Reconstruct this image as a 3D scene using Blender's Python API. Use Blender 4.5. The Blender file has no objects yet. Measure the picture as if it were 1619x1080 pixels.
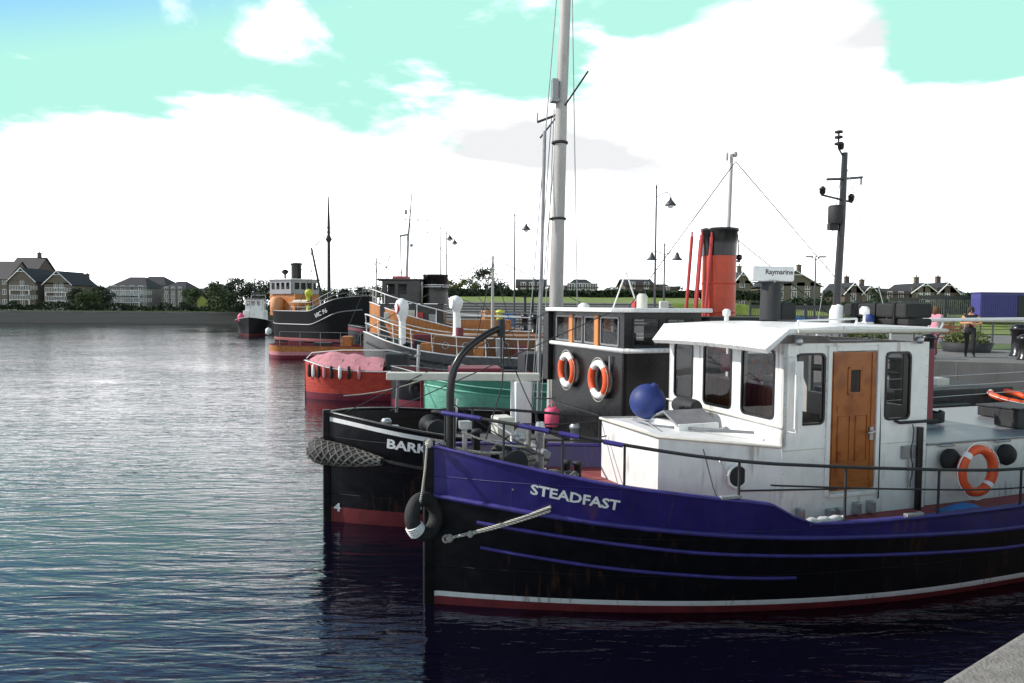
import bpy, math, random
from mathutils import Vector, Matrix, geometry
R = math.radians
rnd = random.Random(7)
S = bpy.context.scene
COL = S.collection

# ------------------------------------------------------------ camera
EYE, FP = 3.8, 1150.0                      # eye height above the water (m), focal length in photo pixels
PITCH = math.atan(56 / FP)
cd = bpy.data.cameras.new('camera'); cam = bpy.data.objects.new('camera', cd); COL.objects.link(cam)
cd.sensor_width = 36; cd.lens = FP / 1619 * 36; cd.clip_end = 6000; cd.clip_start = 0.1
CM = Matrix.Translation((0, 0, EYE)) @ Matrix.Rotation(math.pi / 2 - PITCH, 4, 'X') @ Matrix.Rotation(R(0.4), 4, 'Z')
cam.matrix_world = CM
S.camera = cam

# ------------------------------------------------------------ light
SUN = Vector((-0.92, 0.06, 0.66)).normalized()          # towards the sun
W = bpy.data.worlds.new('World'); S.world = W; W.use_nodes = True
nt = W.node_tree; nt.nodes.clear(); L_ = nt.links.new
def wn(t, **k):
    n = nt.nodes.new(t)
    for a, b in k.items(): setattr(n, a, b)
    return n
def wmath(op, a, b=None, c=None, clamp=False):
    n = wn('ShaderNodeMath', operation=op); n.use_clamp = clamp
    for i, v in enumerate((a, b, c)):
        if v is None: continue
        if isinstance(v, (int, float)): n.inputs[i].default_value = v
        else: L_(v, n.inputs[i])
    return n.outputs[0]
sky = wn('ShaderNodeTexSky', sky_type='NISHITA'); sky.sun_disc = False
sky.sun_elevation = math.asin(SUN.z); sky.sun_rotation = math.atan2(SUN.x, SUN.y)
sky.air_density = 1.0; sky.dust_density = 0.6; sky.ozone_density = 1.5
tc = wn('ShaderNodeTexCoord'); sp = wn('ShaderNodeSeparateXYZ'); L_(tc.outputs['Generated'], sp.inputs[0])
zx = wmath('MAXIMUM', sp.outputs[2], 0.0)
den = wmath('ADD', zx, 0.13)
u = wmath('DIVIDE', sp.outputs[0], den); v = wmath('DIVIDE', sp.outputs[1], den)
cb = wn('ShaderNodeCombineXYZ'); L_(u, cb.inputs[0]); L_(v, cb.inputs[1]); cb.inputs[2].default_value = 3.1
nz = wn('ShaderNodeTexNoise'); nz.inputs['Scale'].default_value = 1.7; nz.inputs['Detail'].default_value = 9
nz.inputs['Roughness'].default_value = 0.56; nz.inputs['Distortion'].default_value = 0.25
L_(cb.outputs[0], nz.inputs['Vector'])
# cloud bank: dense near the horizon, its top higher ahead and to the right
cr = wn('ShaderNodeFloatCurve'); L_(wmath('ADD', wmath('MULTIPLY', sp.outputs[0], 0.5), 0.5), cr.inputs['Value'])
cv = cr.mapping.curves[0]; pts_ = [(-1, .22), (-.6, .19), (-.35, .245), (0, .275), (.12, .31), (.26, .36), (.38, .38), (.46, .27), (.6, .24), (1, .22)]
for q, (x_, t_) in enumerate(pts_):
    if q == 0: cv.points[0].location = (0, t_)
    elif q == len(pts_) - 1: cv.points[-1].location = (1, t_)
    else: cv.points.new(x_ * .5 + .5, t_)
cr.mapping.update(); top = cr.outputs[0]
bias = wmath('MULTIPLY', wmath('SUBTRACT', top, zx), 3.2)
bias = wmath('MAXIMUM', bias, -0.10)
dens = wmath('ADD', nz.outputs[0], bias)
mask = wn('ShaderNodeMapRange', interpolation_type='SMOOTHSTEP'); L_(dens, mask.inputs[0])
mask.inputs[1].default_value = 0.46; mask.inputs[2].default_value = 0.60
nz2 = wn('ShaderNodeTexNoise'); nz2.inputs['Scale'].default_value = 0.9; nz2.inputs['Detail'].default_value = 5
L_(cb.outputs[0], nz2.inputs['Vector'])
shade = wn('ShaderNodeMapRange'); L_(wmath('ADD', nz2.outputs[0], wmath('MAXIMUM', wmath('MULTIPLY', wmath('SUBTRACT', 0.19, zx), 2.5), 0.0)), shade.inputs[0])
shade.inputs[1].default_value = 0.38; shade.inputs[2].default_value = 0.62; shade.inputs[3].default_value = 0.47; shade.inputs[4].default_value = 1.15
ccol = wn('ShaderNodeMix', data_type='RGBA', blend_type='MULTIPLY'); ccol.inputs[0].default_value = 1.0
ccol.inputs[6].default_value = (16.5, 16.6, 17.0, 1)
L_(shade.outputs[0], ccol.inputs[7])
# pale haze veil low in the clear sky
vf = wn('ShaderNodeMapRange', interpolation_type='SMOOTHSTEP'); L_(wmath('ADD', zx, wmath('MULTIPLY', sp.outputs[0], -0.3)), vf.inputs[0])
vf.inputs[1].default_value = 0.42; vf.inputs[2].default_value = 0.50; vf.inputs[3].default_value = 1.0; vf.inputs[4].default_value = 0.0
vf2 = wn('ShaderNodeMapRange', interpolation_type='SMOOTHSTEP'); L_(zx, vf2.inputs[0]); vf2.inputs[1].default_value = 0.385; vf2.inputs[2].default_value = 0.50; vf2.inputs[3].default_value = 1.0; vf2.inputs[4].default_value = 0.0
low = wn('ShaderNodeMix', data_type='RGBA'); L_(vf.outputs[0], low.inputs[0]); low.inputs[6].default_value = (2.7, 5.9, 9.0, 1); low.inputs[7].default_value = (4.3, 8.3, 7.2, 1)
veil2 = wn('ShaderNodeMix', data_type='RGBA'); L_(vf2.outputs[0], veil2.inputs[0]); L_(sky.outputs[0], veil2.inputs[6]); L_(low.outputs[2], veil2.inputs[7])
mx = wn('ShaderNodeMix', data_type='RGBA'); L_(mask.outputs[0], mx.inputs[0]); L_(veil2.outputs[2], mx.inputs[6]); L_(ccol.outputs[2], mx.inputs[7])
bg = wn('ShaderNodeBackground'); bg.inputs[1].default_value = 0.10; L_(mx.outputs[2], bg.inputs[0])
wo = wn('ShaderNodeOutputWorld'); L_(bg.outputs[0], wo.inputs[0])
sl = bpy.data.lights.new('sun', 'SUN'); sl.energy = 4.2; sl.angle = R(0.6); sl.color = (1.0, 0.95, 0.88)
so = bpy.data.objects.new('sun', sl); COL.objects.link(so); so.location = (-30, -10, 30)
so.rotation_euler = SUN.to_track_quat('Z', 'Y').to_euler()
vs = S.view_settings; vs.view_transform = 'Standard'; vs.look = 'None'; vs.gamma = 1; vs.exposure = 0.2
S.render.film_transparent = False

def at(px, py, Y):
    """world point seen at photo pixel (px,py) at depth Y"""
    d = CM.to_3x3() @ Vector(((px - 809.5) / FP, -(py - 540) / FP, -1))
    return Vector((0, 0, EYE)) + d * (Y / d.y)

# ------------------------------------------------------------ materials
MATS = {}
def mat(name, col, rough=0.55, metal=0.0, var=0.12, scale=6.0, bump=0.0, bscale=40.0, coat=0.0, stretch=(1, 1, 1), dirt=0.0, dirtcol=(0.12, 0.09, 0.06), spec=0.5, plates=None, rust=0.0):
    if name in MATS: return MATS[name]
    m = bpy.data.materials.new(name); m.use_nodes = True; t = m.node_tree; b = t.nodes['Principled BSDF']
    N = t.nodes.new; K = t.links.new
    c = N('ShaderNodeTexCoord'); mp = N('ShaderNodeMapping'); mp.inputs['Scale'].default_value = stretch; K(c.outputs['Object'], mp.inputs[0])
    n = N('ShaderNodeTexNoise'); n.inputs['Scale'].default_value = scale; n.inputs['Detail'].default_value = 6; K(mp.outputs[0], n.inputs['Vector'])
    r = N('ShaderNodeMapRange'); K(n.outputs[0], r.inputs[0]); r.inputs[1].default_value = .3; r.inputs[2].default_value = .7
    r.inputs[3].default_value = 1 - var; r.inputs[4].default_value = 1 + var
    x = N('ShaderNodeMix'); x.data_type = 'RGBA'; x.blend_type = 'MULTIPLY'; x.inputs[0].default_value = 1; x.inputs[6].default_value = (*col, 1); K(r.outputs[0], x.inputs[7])
    out = x.outputs[2]
    if dirt > 0:
        mp2 = N('ShaderNodeMapping'); mp2.inputs['Scale'].default_value = (3, 3, .5); K(c.outputs['Object'], mp2.inputs[0])
        d = N('ShaderNodeTexNoise'); d.inputs['Scale'].default_value = 3.2; d.inputs['Detail'].default_value = 9; d.inputs['Roughness'].default_value = .65; K(mp2.outputs[0], d.inputs['Vector'])
        dr = N('ShaderNodeMapRange'); K(d.outputs[0], dr.inputs[0]); dr.inputs[1].default_value = .52; dr.inputs[2].default_value = .78; dr.inputs[3].default_value = 0; dr.inputs[4].default_value = dirt
        y = N('ShaderNodeMix'); y.data_type = 'RGBA'; K(dr.outputs[0], y.inputs[0]); K(out, y.inputs[6]); y.inputs[7].default_value = (*dirtcol, 1); out = y.outputs[2]
    if rust > 0:       # thin vertical rust weeps
        mp3 = N('ShaderNodeMapping'); mp3.inputs['Scale'].default_value = (9, 9, .7); K(c.outputs['Object'], mp3.inputs[0])
        d = N('ShaderNodeTexNoise'); d.inputs['Scale'].default_value = 1.6; d.inputs['Detail'].default_value = 5; K(mp3.outputs[0], d.inputs['Vector'])
        e = N('ShaderNodeTexNoise'); e.inputs['Scale'].default_value = 1.1; K(c.outputs['Object'], e.inputs['Vector'])
        mm = N('ShaderNodeMath'); mm.operation = 'MULTIPLY'; K(d.outputs[0], mm.inputs[0]); K(e.outputs[0], mm.inputs[1])
        dr = N('ShaderNodeMapRange'); K(mm.outputs[0], dr.inputs[0]); dr.inputs[1].default_value = .33; dr.inputs[2].default_value = .42; dr.inputs[3].default_value = 0; dr.inputs[4].default_value = rust
        y = N('ShaderNodeMix'); y.data_type = 'RGBA'; K(dr.outputs[0], y.inputs[0]); K(out, y.inputs[6]); y.inputs[7].default_value = (.16, .065, .025, 1); out = y.outputs[2]
    K(out, b.inputs['Base Color'])
    rr = N('ShaderNodeMapRange'); K(n.outputs[0], rr.inputs[0]); rr.inputs[3].default_value = max(rough - .12, .02); rr.inputs[4].default_value = min(rough + .12, 1); K(rr.outputs[0], b.inputs['Roughness'])
    b.inputs['Metallic'].default_value = metal; b.inputs['Coat Weight'].default_value = coat; b.inputs['Coat Roughness'].default_value = .1
    b.inputs['Specular IOR Level'].default_value = spec
    if plates:
        sx = N('ShaderNodeSeparateXYZ'); K(c.outputs['Object'], sx.inputs[0]); cx = N('ShaderNodeCombineXYZ'); K(sx.outputs[0], cx.inputs[0]); K(sx.outputs[1 if plates[2] == 'XY' else 2], cx.inputs[1])
        br = N('ShaderNodeTexBrick'); br.inputs['Scale'].default_value = 1; br.inputs['Brick Width'].default_value = plates[0]; br.inputs['Row Height'].default_value = plates[1]; br.inputs['Mortar Size'].default_value = .008; br.inputs['Mortar Smooth'].default_value = .6
        K(cx.outputs[0], br.inputs['Vector']); pbm = N('ShaderNodeBump'); pbm.inputs['Strength'].default_value = .7; pbm.inputs['Distance'].default_value = .012; K(br.outputs['Fac'], pbm.inputs['Height'])
        n2 = N('ShaderNodeTexNoise'); n2.inputs['Scale'].default_value = 1.6; n2.inputs['Detail'].default_value = 2; K(c.outputs['Object'], n2.inputs['Vector'])
        pb2 = N('ShaderNodeBump'); pb2.inputs['Strength'].default_value = .5; pb2.inputs['Distance'].default_value = .05; K(n2.outputs[0], pb2.inputs['Height']); K(pbm.outputs[0], pb2.inputs['Normal']); last = pb2.outputs[0]
        K(last, b.inputs['Normal'])
    if bump > 0:
        bn = N('ShaderNodeTexNoise'); bn.inputs['Scale'].default_value = bscale; bn.inputs['Detail'].default_value = 5; K(mp.outputs[0], bn.inputs['Vector'])
        bb = N('ShaderNodeBump'); bb.inputs['Strength'].default_value = bump; bb.inputs['Distance'].default_value = .02; K(bn.outputs[0], bb.inputs['Height'])
        if plates: K(last, bb.inputs['Normal'])
        K(bb.outputs[0], b.inputs['Normal'])
    MATS[name] = m; return m

def wave_mat(name, col, col2, scale, direction='Z', rough=.6, bump=.3, dist=1.0):
    """planks, courses, braids: alternating bands"""
    if name in MATS: return MATS[name]
    m = mat(name, col, rough); t = m.node_tree; b = t.nodes['Principled BSDF']; N = t.nodes.new; K = t.links.new
    c = N('ShaderNodeTexCoord'); w = N('ShaderNodeTexWave'); w.bands_direction = direction; w.inputs['Scale'].default_value = scale; w.inputs['Distortion'].default_value = dist
    w.inputs['Detail'].default_value = 3; K(c.outputs['Object'], w.inputs['Vector'])
    x = N('ShaderNodeMix'); x.data_type = 'RGBA'; K(w.outputs['Fac'], x.inputs[0]); x.inputs[6].default_value = (*col, 1); x.inputs[7].default_value = (*col2, 1)
    K(x.outputs[2], b.inputs['Base Color'])
    bb = N('ShaderNodeBump'); bb.inputs['Strength'].default_value = bump; bb.inputs['Distance'].default_value = .02; K(w.outputs['Fac'], bb.inputs['Height']); K(bb.outputs[0], b.inputs['Normal'])
    return m

def glass_mat(name, tint=(.05, .06, .06), trans=.55):
    m = bpy.data.materials.new(name); m.use_nodes = True; t = m.node_tree; t.nodes.clear(); N = t.nodes.new; K = t.links.new
    o = N('ShaderNodeOutputMaterial'); tr = N('ShaderNodeBsdfTransparent'); tr.inputs[0].default_value = (trans, trans, trans * 1.02, 1)
    g = N('ShaderNodeBsdfGlossy'); g.inputs['Roughness'].default_value = .03; g.inputs[0].default_value = (.9, .93, .95, 1)
    lw = N('ShaderNodeFresnel'); lw.inputs[0].default_value = 1.55
    c = N('ShaderNodeTexCoord'); n = N('ShaderNodeTexNoise'); n.inputs['Scale'].default_value = 1.4; K(c.outputs['Object'], n.inputs[0])
    bb = N('ShaderNodeBump'); bb.inputs['Strength'].default_value = .12; bb.inputs['Distance'].default_value = .05; K(n.outputs[0], bb.inputs['Height']); K(bb.outputs[0], g.inputs['Normal'])
    mi = N('ShaderNodeMixShader'); K(lw.outputs[0], mi.inputs[0]); K(tr.outputs[0], mi.inputs[1]); K(g.outputs[0], mi.inputs[2]); K(mi.outputs[0], o.inputs[0])
    MATS[name] = m; return m

white = mat('white_paint', (.80, .80, .78), .42, var=.05, bump=.08, bscale=15, dirt=.28, dirtcol=(.36, .32, .27), rust=.5)
cream = mat('cream_paint', (.62, .60, .52), .5, var=.06, dirt=.2)
blue = mat('blue_hull_paint', (.028, .020, .15), .34, var=.25, scale=2.2, bump=.12, bscale=6, dirt=.5, dirtcol=(.045, .042, .075), plates=(1.7, .55, 'XZ'), rust=.35)
bluel = mat('blue_strake_paint', (.045, .034, .21), .45, var=.25, bump=.3, bscale=9, dirt=.8, dirtcol=(.03, .03, .08))
black = mat('black_hull_paint', (.004, .004, .006), .42, var=.3, bump=.12, bscale=7, plates=(1.9, .5, 'XZ'), rust=.2, dirt=.25, dirtcol=(.022, .02, .02), spec=.3)
blacks = mat('black_gloss_paint', (.008, .008, .009), .3, var=.2, bump=.04, bscale=10, dirt=.2, dirtcol=(.05, .045, .04))
rubber = mat('black_rubber', (.018, .018, .018), .8, var=.3, bump=.4, bscale=30)
antifoul = mat('red_antifouling', (.17, .018, .022), .7, var=.25, bump=.15, dirt=.5, dirtcol=(.05, .03, .02))
red = mat('red_paint', (.42, .03, .03), .42, var=.15, dirt=.2)
orange = mat('orange_red_paint', (.55, .060, .02), .45, var=.14, dirt=.5, dirtcol=(.22, .035, .015), bump=.1, rust=.3)
lorange = mat('lifebuoy_orange', (.80, .10, .025), .5, var=.08, bump=.1)
lwhite = mat('lifebuoy_white', (.84, .84, .83), .55, var=.06, bump=.1)
ochre = mat('ochre_paint', (.46, .17, .04), .5, var=.25, dirt=.7, dirtcol=(.10, .03, .015), rust=.4, plates=(1.5, .5, 'XZ'))
pinkt = mat('faded_pink_tarpaulin', (.58, .24, .27), .8, var=.15, bump=.5, bscale=6)
redhull = mat('red_boat_paint', (.50, .05, .03), .5, var=.2, plates=(4, .14, 'XZ'), dirt=.5, dirtcol=(.2, .03, .03))
green = mat('sea_green_paint', (.16, .46, .33), .45, var=.10, scale=3, plates=(5, .16, 'XZ'), rust=.3, dirt=.45, dirtcol=(.12, .25, .18))
greend = mat('dark_green_trim', (.05, .24, .16), .45)
greyh = mat('grey_hull_paint', (.13, .133, .135), .5, var=.2, dirt=.6, dirtcol=(.07, .055, .045), rust=.7, plates=(2.2, .6, 'XZ'))
greyd = mat('dark_grey_paint', (.032, .033, .036), .65, spec=.3, var=.15, dirt=.3)
greym = mat('mid_grey_metal', (.28, .28, .29), .45, metal=.4, var=.15)
galv = mat('galvanised_steel', (.42, .43, .44), .4, metal=.7, var=.15, scale=12)
mastp = mat('weathered_mast_paint', (.40, .385, .36), .55, var=.2, scale=3, stretch=(1, 1, .2), dirt=.5, dirtcol=(.16, .13, .10))
rope = wave_mat('pale_rope', (.78, .75, .66), (.50, .46, .38), 22, 'DIAGONAL', .9, .8, 1.0)
roped = wave_mat('old_grey_rope', (.36, .34, .30), (.17, .155, .13), 26, 'DIAGONAL', .95, .9, 4.0)
wood = wave_mat('varnished_wood', (.34, .105, .018), (.23, .062, .010), 3.0, 'Y', .32, .08, 7.0)
woodl = mat('orange_varnish', (.60, .21, .04), .3, var=.15, stretch=(1, 1, .1))
deckred = mat('red_oxide_deck', (.26, .055, .055), .75, var=.25, scale=4, bump=.2, dirt=.4)
deckg = mat('grey_deck', (.11, .11, .11), .8, var=.25, scale=4, bump=.2, dirt=.5)
interior = mat('dark_interior', (.035, .032, .03), .8)
maroon = mat('maroon_paint', (.17, .018, .035), .5, var=.1)
ballb = mat('blue_buoy_rubber', (.016, .035, .17), .6, var=.3, scale=3, bump=.1)
tarpb = mat('bright_blue_tarp', (.03, .15, .40), .7, var=.2, bump=.5, bscale=8)
yellow = mat('yellow_paint', (.55, .55, .05), .5)
glass = glass_mat('window_glass'); dglass = glass_mat('house_window_glass', trans=.25)
pinkp = mat('pink_float', (.75, .10, .20), .5)

# ------------------------------------------------------------ objects
def tag(o, label=None, cat=None, group=None, kind=None):
    if label: o['label'] = label
    if cat: o['category'] = cat
    if group: o['group'] = group
    if kind: o['kind'] = kind
    return o
def thing(name, label, cat, loc=(0, 0, 0), rz=0.0, group=None):
    o = bpy.data.objects.new(name, None); COL.objects.link(o); o.empty_display_size = .2
    o.location = loc; o.rotation_euler = (0, 0, rz)
    return tag(o, label, cat, group)
def kids(o): return [c for c in COL.objects if c.parent == o]
def copy_tree(o, parent=None):
    c = o.copy(); COL.objects.link(c)
    if parent is not None: c.parent = parent
    for ch in kids(o):
        copy_tree(ch, c)
    return c

class MB:
    def __init__(s, M=None): s.v = []; s.f = []; s.mi = []; s.sm = []; s.M = M; s.cur = 0
    def add(s, vs, fs, smooth=False):
        n = len(s.v); M = s.M
        s.v += [tuple(M @ Vector(p)) if M else tuple(p) for p in vs]
        for f in fs: s.f.append(tuple(i + n for i in f)); s.mi.append(s.cur); s.sm.append(smooth)
        return s
    def box(s, x0, x1, y0, y1, z0, z1, T=None):
        p = [(x0, y0, z0), (x1, y0, z0), (x1, y1, z0), (x0, y1, z0), (x0, y0, z1), (x1, y0, z1), (x1, y1, z1), (x0, y1, z1)]
        if T is not None: p = [T @ Vector(q) for q in p]
        return s.add(p, [(3, 2, 1, 0), (4, 5, 6, 7), (0, 1, 5, 4), (1, 2, 6, 5), (2, 3, 7, 6), (3, 0, 4, 7)])
    def tube(s, pts, r, n=8, caps=True, closed=False):
        pts = [Vector(p) for p in pts]; rs = r if isinstance(r, (list, tuple)) else [r] * len(pts)
        m = len(pts); vs = []; prev = None
        for i, p in enumerate(pts):
            if closed: t = (pts[(i + 1) % m] - pts[i - 1])
            else: t = pts[min(i + 1, m - 1)] - pts[max(i - 1, 0)]
            t.normalize()
            if prev is None:
                a = Vector((0, 0, 1)) if abs(t.z) < .9 else Vector((1, 0, 0)); nx = t.cross(a).normalized()
            else:
                nx = (prev - t * prev.dot(t)).normalized()
            prev = nx; ny = t.cross(nx)
            for k in range(n):
                A = 2 * math.pi * k / n; vs.append(p + (nx * math.cos(A) + ny * math.sin(A)) * rs[i])
        fs = []
        for i in range(m if closed else m - 1):
            j = (i + 1) % m
            for k in range(n): fs.append((i * n + k, i * n + (k + 1) % n, j * n + (k + 1) % n, j * n + k))
        s.add(vs, fs, True)
        if caps and not closed:
            s.add(vs[:n], [tuple(range(n))[::-1]]); s.add(vs[-n:], [tuple(range(n))])
        return s
    def lathe(s, prof, n=20, c=(0, 0, 0), T=None, smooth=True):
        vs = []; c = Vector(c)
        for r, z in prof:
            for k in range(n):
                A = 2 * math.pi * k / n; p = Vector((r * math.cos(A), r * math.sin(A), z))
                if T is not None: p = T @ p
                vs.append(p + c)
        fs = []
        for i in range(len(prof) - 1):
            for k in range(n): fs.append((i * n + k, i * n + (k + 1) % n, (i + 1) * n + (k + 1) % n, (i + 1) * n + k))
        s.add(vs, fs, smooth)
        s.add(vs[:n], [tuple(range(n))[::-1]]); s.add(vs[-n:], [tuple(range(n))])
        return s
    def prism(s, poly, z0, z1):
        n = len(poly); vs = [(x, y, z0) for x, y in poly] + [(x, y, z1) for x, y in poly]
        tri = geometry.tessellate_polygon([[Vector((x, y, 0)) for x, y in poly]])
        area = sum(poly[i][0] * poly[(i + 1) % n][1] - poly[(i + 1) % n][0] * poly[i][1] for i in range(n))
        fs = [tuple(t) for t in tri]
        tops = []; bots = []
        for t in fs:
            a, b, c = [Vector(poly[i]) for i in t]
            ccw = (b - a).cross(c - a) > 0
            t2 = t if ccw else t[::-1]
            tops.append(tuple(i + n for i in t2)); bots.append(t2[::-1])
        sides = [(i, (i + 1) % n, (i + 1) % n + n, i + n) for i in range(n)]
        if area < 0: sides = [q[::-1] for q in sides]
        return s.add(vs, tops + bots + sides)
    def wall(s, p0, p1, z0, z1, holes, th=.06):
        """upright wall from p0 to p1 (2-D), holes (u0,u1,v0,v1) in metres along / absolute height; thickness to the left of p0->p1"""
        p0 = Vector(p0); p1 = Vector(p1); Ln = (p1 - p0).length; d = (p1 - p0) / Ln; nrm = Vector((-d.y, d.x))
        us = sorted({0, Ln, *[h[0] for h in holes], *[h[1] for h in holes]}); vz = sorted({z0, z1, *[h[2] for h in holes], *[h[3] for h in holes]})
        def P(u, z, k): q = p0 + d * u + nrm * (th * k); return (q.x, q.y, z)
        def solid(i, j):
            if i < 0 or j < 0 or i >= len(us) - 1 or j >= len(vz) - 1: return False
            a = (us[i] + us[i + 1]) / 2; b = (vz[j] + vz[j + 1]) / 2
            return not any(h[0] < a < h[1] and h[2] < b < h[3] for h in holes)
        for i in range(len(us) - 1):
            for j in range(len(vz) - 1):
                if not solid(i, j): continue
                a, b, c, e = us[i], us[i + 1], vz[j], vz[j + 1]
                s.add([P(a, c, 0), P(b, c, 0), P(b, e, 0), P(a, e, 0)], [(0, 1, 2, 3)])
                s.add([P(a, c, 1), P(b, c, 1), P(b, e, 1), P(a, e, 1)], [(3, 2, 1, 0)])
                if not solid(i - 1, j): s.add([P(a, c, 0), P(a, e, 0), P(a, e, 1), P(a, c, 1)], [(0, 1, 2, 3)])
                if not solid(i + 1, j): s.add([P(b, c, 0), P(b, e, 0), P(b, e, 1), P(b, c, 1)], [(3, 2, 1, 0)])
                if not solid(i, j - 1): s.add([P(a, c, 0), P(b, c, 0), P(b, c, 1), P(a, c, 1)], [(3, 2, 1, 0)])
                if not solid(i, j + 1): s.add([P(a, e, 0), P(b, e, 0), P(b, e, 1), P(a, e, 1)], [(0, 1, 2, 3)])
        return s
    def build(s, name, m, parent=None, bevel=0.0, seg=2):
        me = bpy.data.meshes.new(name); me.from_pydata(s.v, [], s.f)
        ms = m if isinstance(m, (list, tuple)) else [m]
        for q in ms: me.materials.append(q)
        me.polygons.foreach_set('material_index', s.mi); me.polygons.foreach_set('use_smooth', s.sm)
        me.update(); o = bpy.data.objects.new(name, me); COL.objects.link(o)
        if parent is not None: o.parent = parent
        if bevel > 0:
            b = o.modifiers.new('bevel', 'BEVEL'); b.width = bevel; b.segments = seg; b.limit_method = 'ANGLE'; b.angle_limit = R(40); b.harden_normals = False
        return o
def interp(tab, a):
    if a <= tab[0][0]: return tab[0][1]
    for (x0, y0), (x1, y1) in zip(tab, tab[1:]):
        if a <= x1:
            t = (a - x0) / (x1 - x0); return y0 + (y1 - y0) * t
    return tab[-1][1]
def smooth_tab(tab, w=.5):
    return lambda a: sum(interp(tab, a + w * k / 3) for k in range(-3, 4)) / 7
def rrect(cx, cz, w, h, r, n=5):
    pts = []
    for (sx, sz, a0) in ((1, 1, 0), (-1, 1, 90), (-1, -1, 180), (1, -1, 270)):
        for k in range(n + 1):
            A = R(a0 + 90 * k / n); pts.append((cx + sx * (w / 2 - r) + r * math.cos(A), cz + sz * (h / 2 - r) + r * math.sin(A)))
    return pts
def window(parent, p0, d, u0, u1, z0, z1, frame_m, glass_m=None, r=.06, fw=.03, depth=.02, proud=.012, bar=False, name='window'):
    """rounded pane in a rounded rubber/metal frame, lying on a wall line p0 + d*u (outside is to the right of d)"""
    p0 = Vector(p0); d = Vector(d).normalized(); nr = Vector((d.y, -d.x))
    outer = rrect((u0 + u1) / 2, (z0 + z1) / 2, u1 - u0 + 2 * fw * .5, z1 - z0 + 2 * fw * .5, r + fw * .5); inner = rrect((u0 + u1) / 2, (z0 + z1) / 2, u1 - u0 - fw, z1 - z0 - fw, r)
    def P(q, k): w = p0 + d * q[0] + nr * k; return (w.x, w.y, q[1])
    n = len(outer); b = MB(); vs = [P(q, proud) for q in outer] + [P(q, proud) for q in inner] + [P(q, -depth) for q in outer] + [P(q, -depth) for q in inner]
    fs = []
    for i in range(n):
        j = (i + 1) % n; fs += [(i, i + n, j + n, j), (i, j, j + 2 * n, i + 2 * n), (i + n, i + 3 * n, j + 3 * n, j + n)]
    b.add(vs, fs)
    if bar: 
        zc = (z0 + z1) / 2; b.add([P((u0, zc - .012), .004), P((u1, zc - .012), .004), P((u1, zc + .012), .004), P((u0, zc + .012), .004)], [(0, 1, 2, 3)])
    f = b.build(name, frame_m, parent)
    g = MB(); g.add([P(q, -.004) for q in inner], [tuple(range(n))]); g.build('pane', glass_m or glass, f)
    return f
def text_mesh(txt, size, bold=.0):
    c = bpy.data.curves.new('lettering', 'FONT'); c.body = txt; c.size = size; c.offset = bold * size; c.resolution_u = 2
    o = bpy.data.objects.new('lettering', c); COL.objects.link(o)
    bpy.context.view_layer.update()
    me = bpy.data.meshes.new_from_object(o.evaluated_get(bpy.context.evaluated_depsgraph_get()))
    vs = [tuple(v.co) for v in me.vertices]; fs = [tuple(p.vertices) for p in me.polygons]
    bpy.data.objects.remove(o); bpy.data.curves.remove(c); bpy.data.meshes.remove(me)
    x0 = min(v[0] for v in vs); x1 = max(v[0] for v in vs); y0 = min(v[1] for v in vs)
    return [(v[0] - x0, v[1] - y0) for v in vs], fs, x1 - x0
def lettering(parent, txt, size, fn, m, bold=.02, name='lettering', width=None):
    vs, fs, w = text_mesh(txt, size, bold); k = (width / w) if width else 1
    b = MB(); b.add([fn(x * k, y) for x, y in vs], fs)
    return b.build(name, m, parent)

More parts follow.
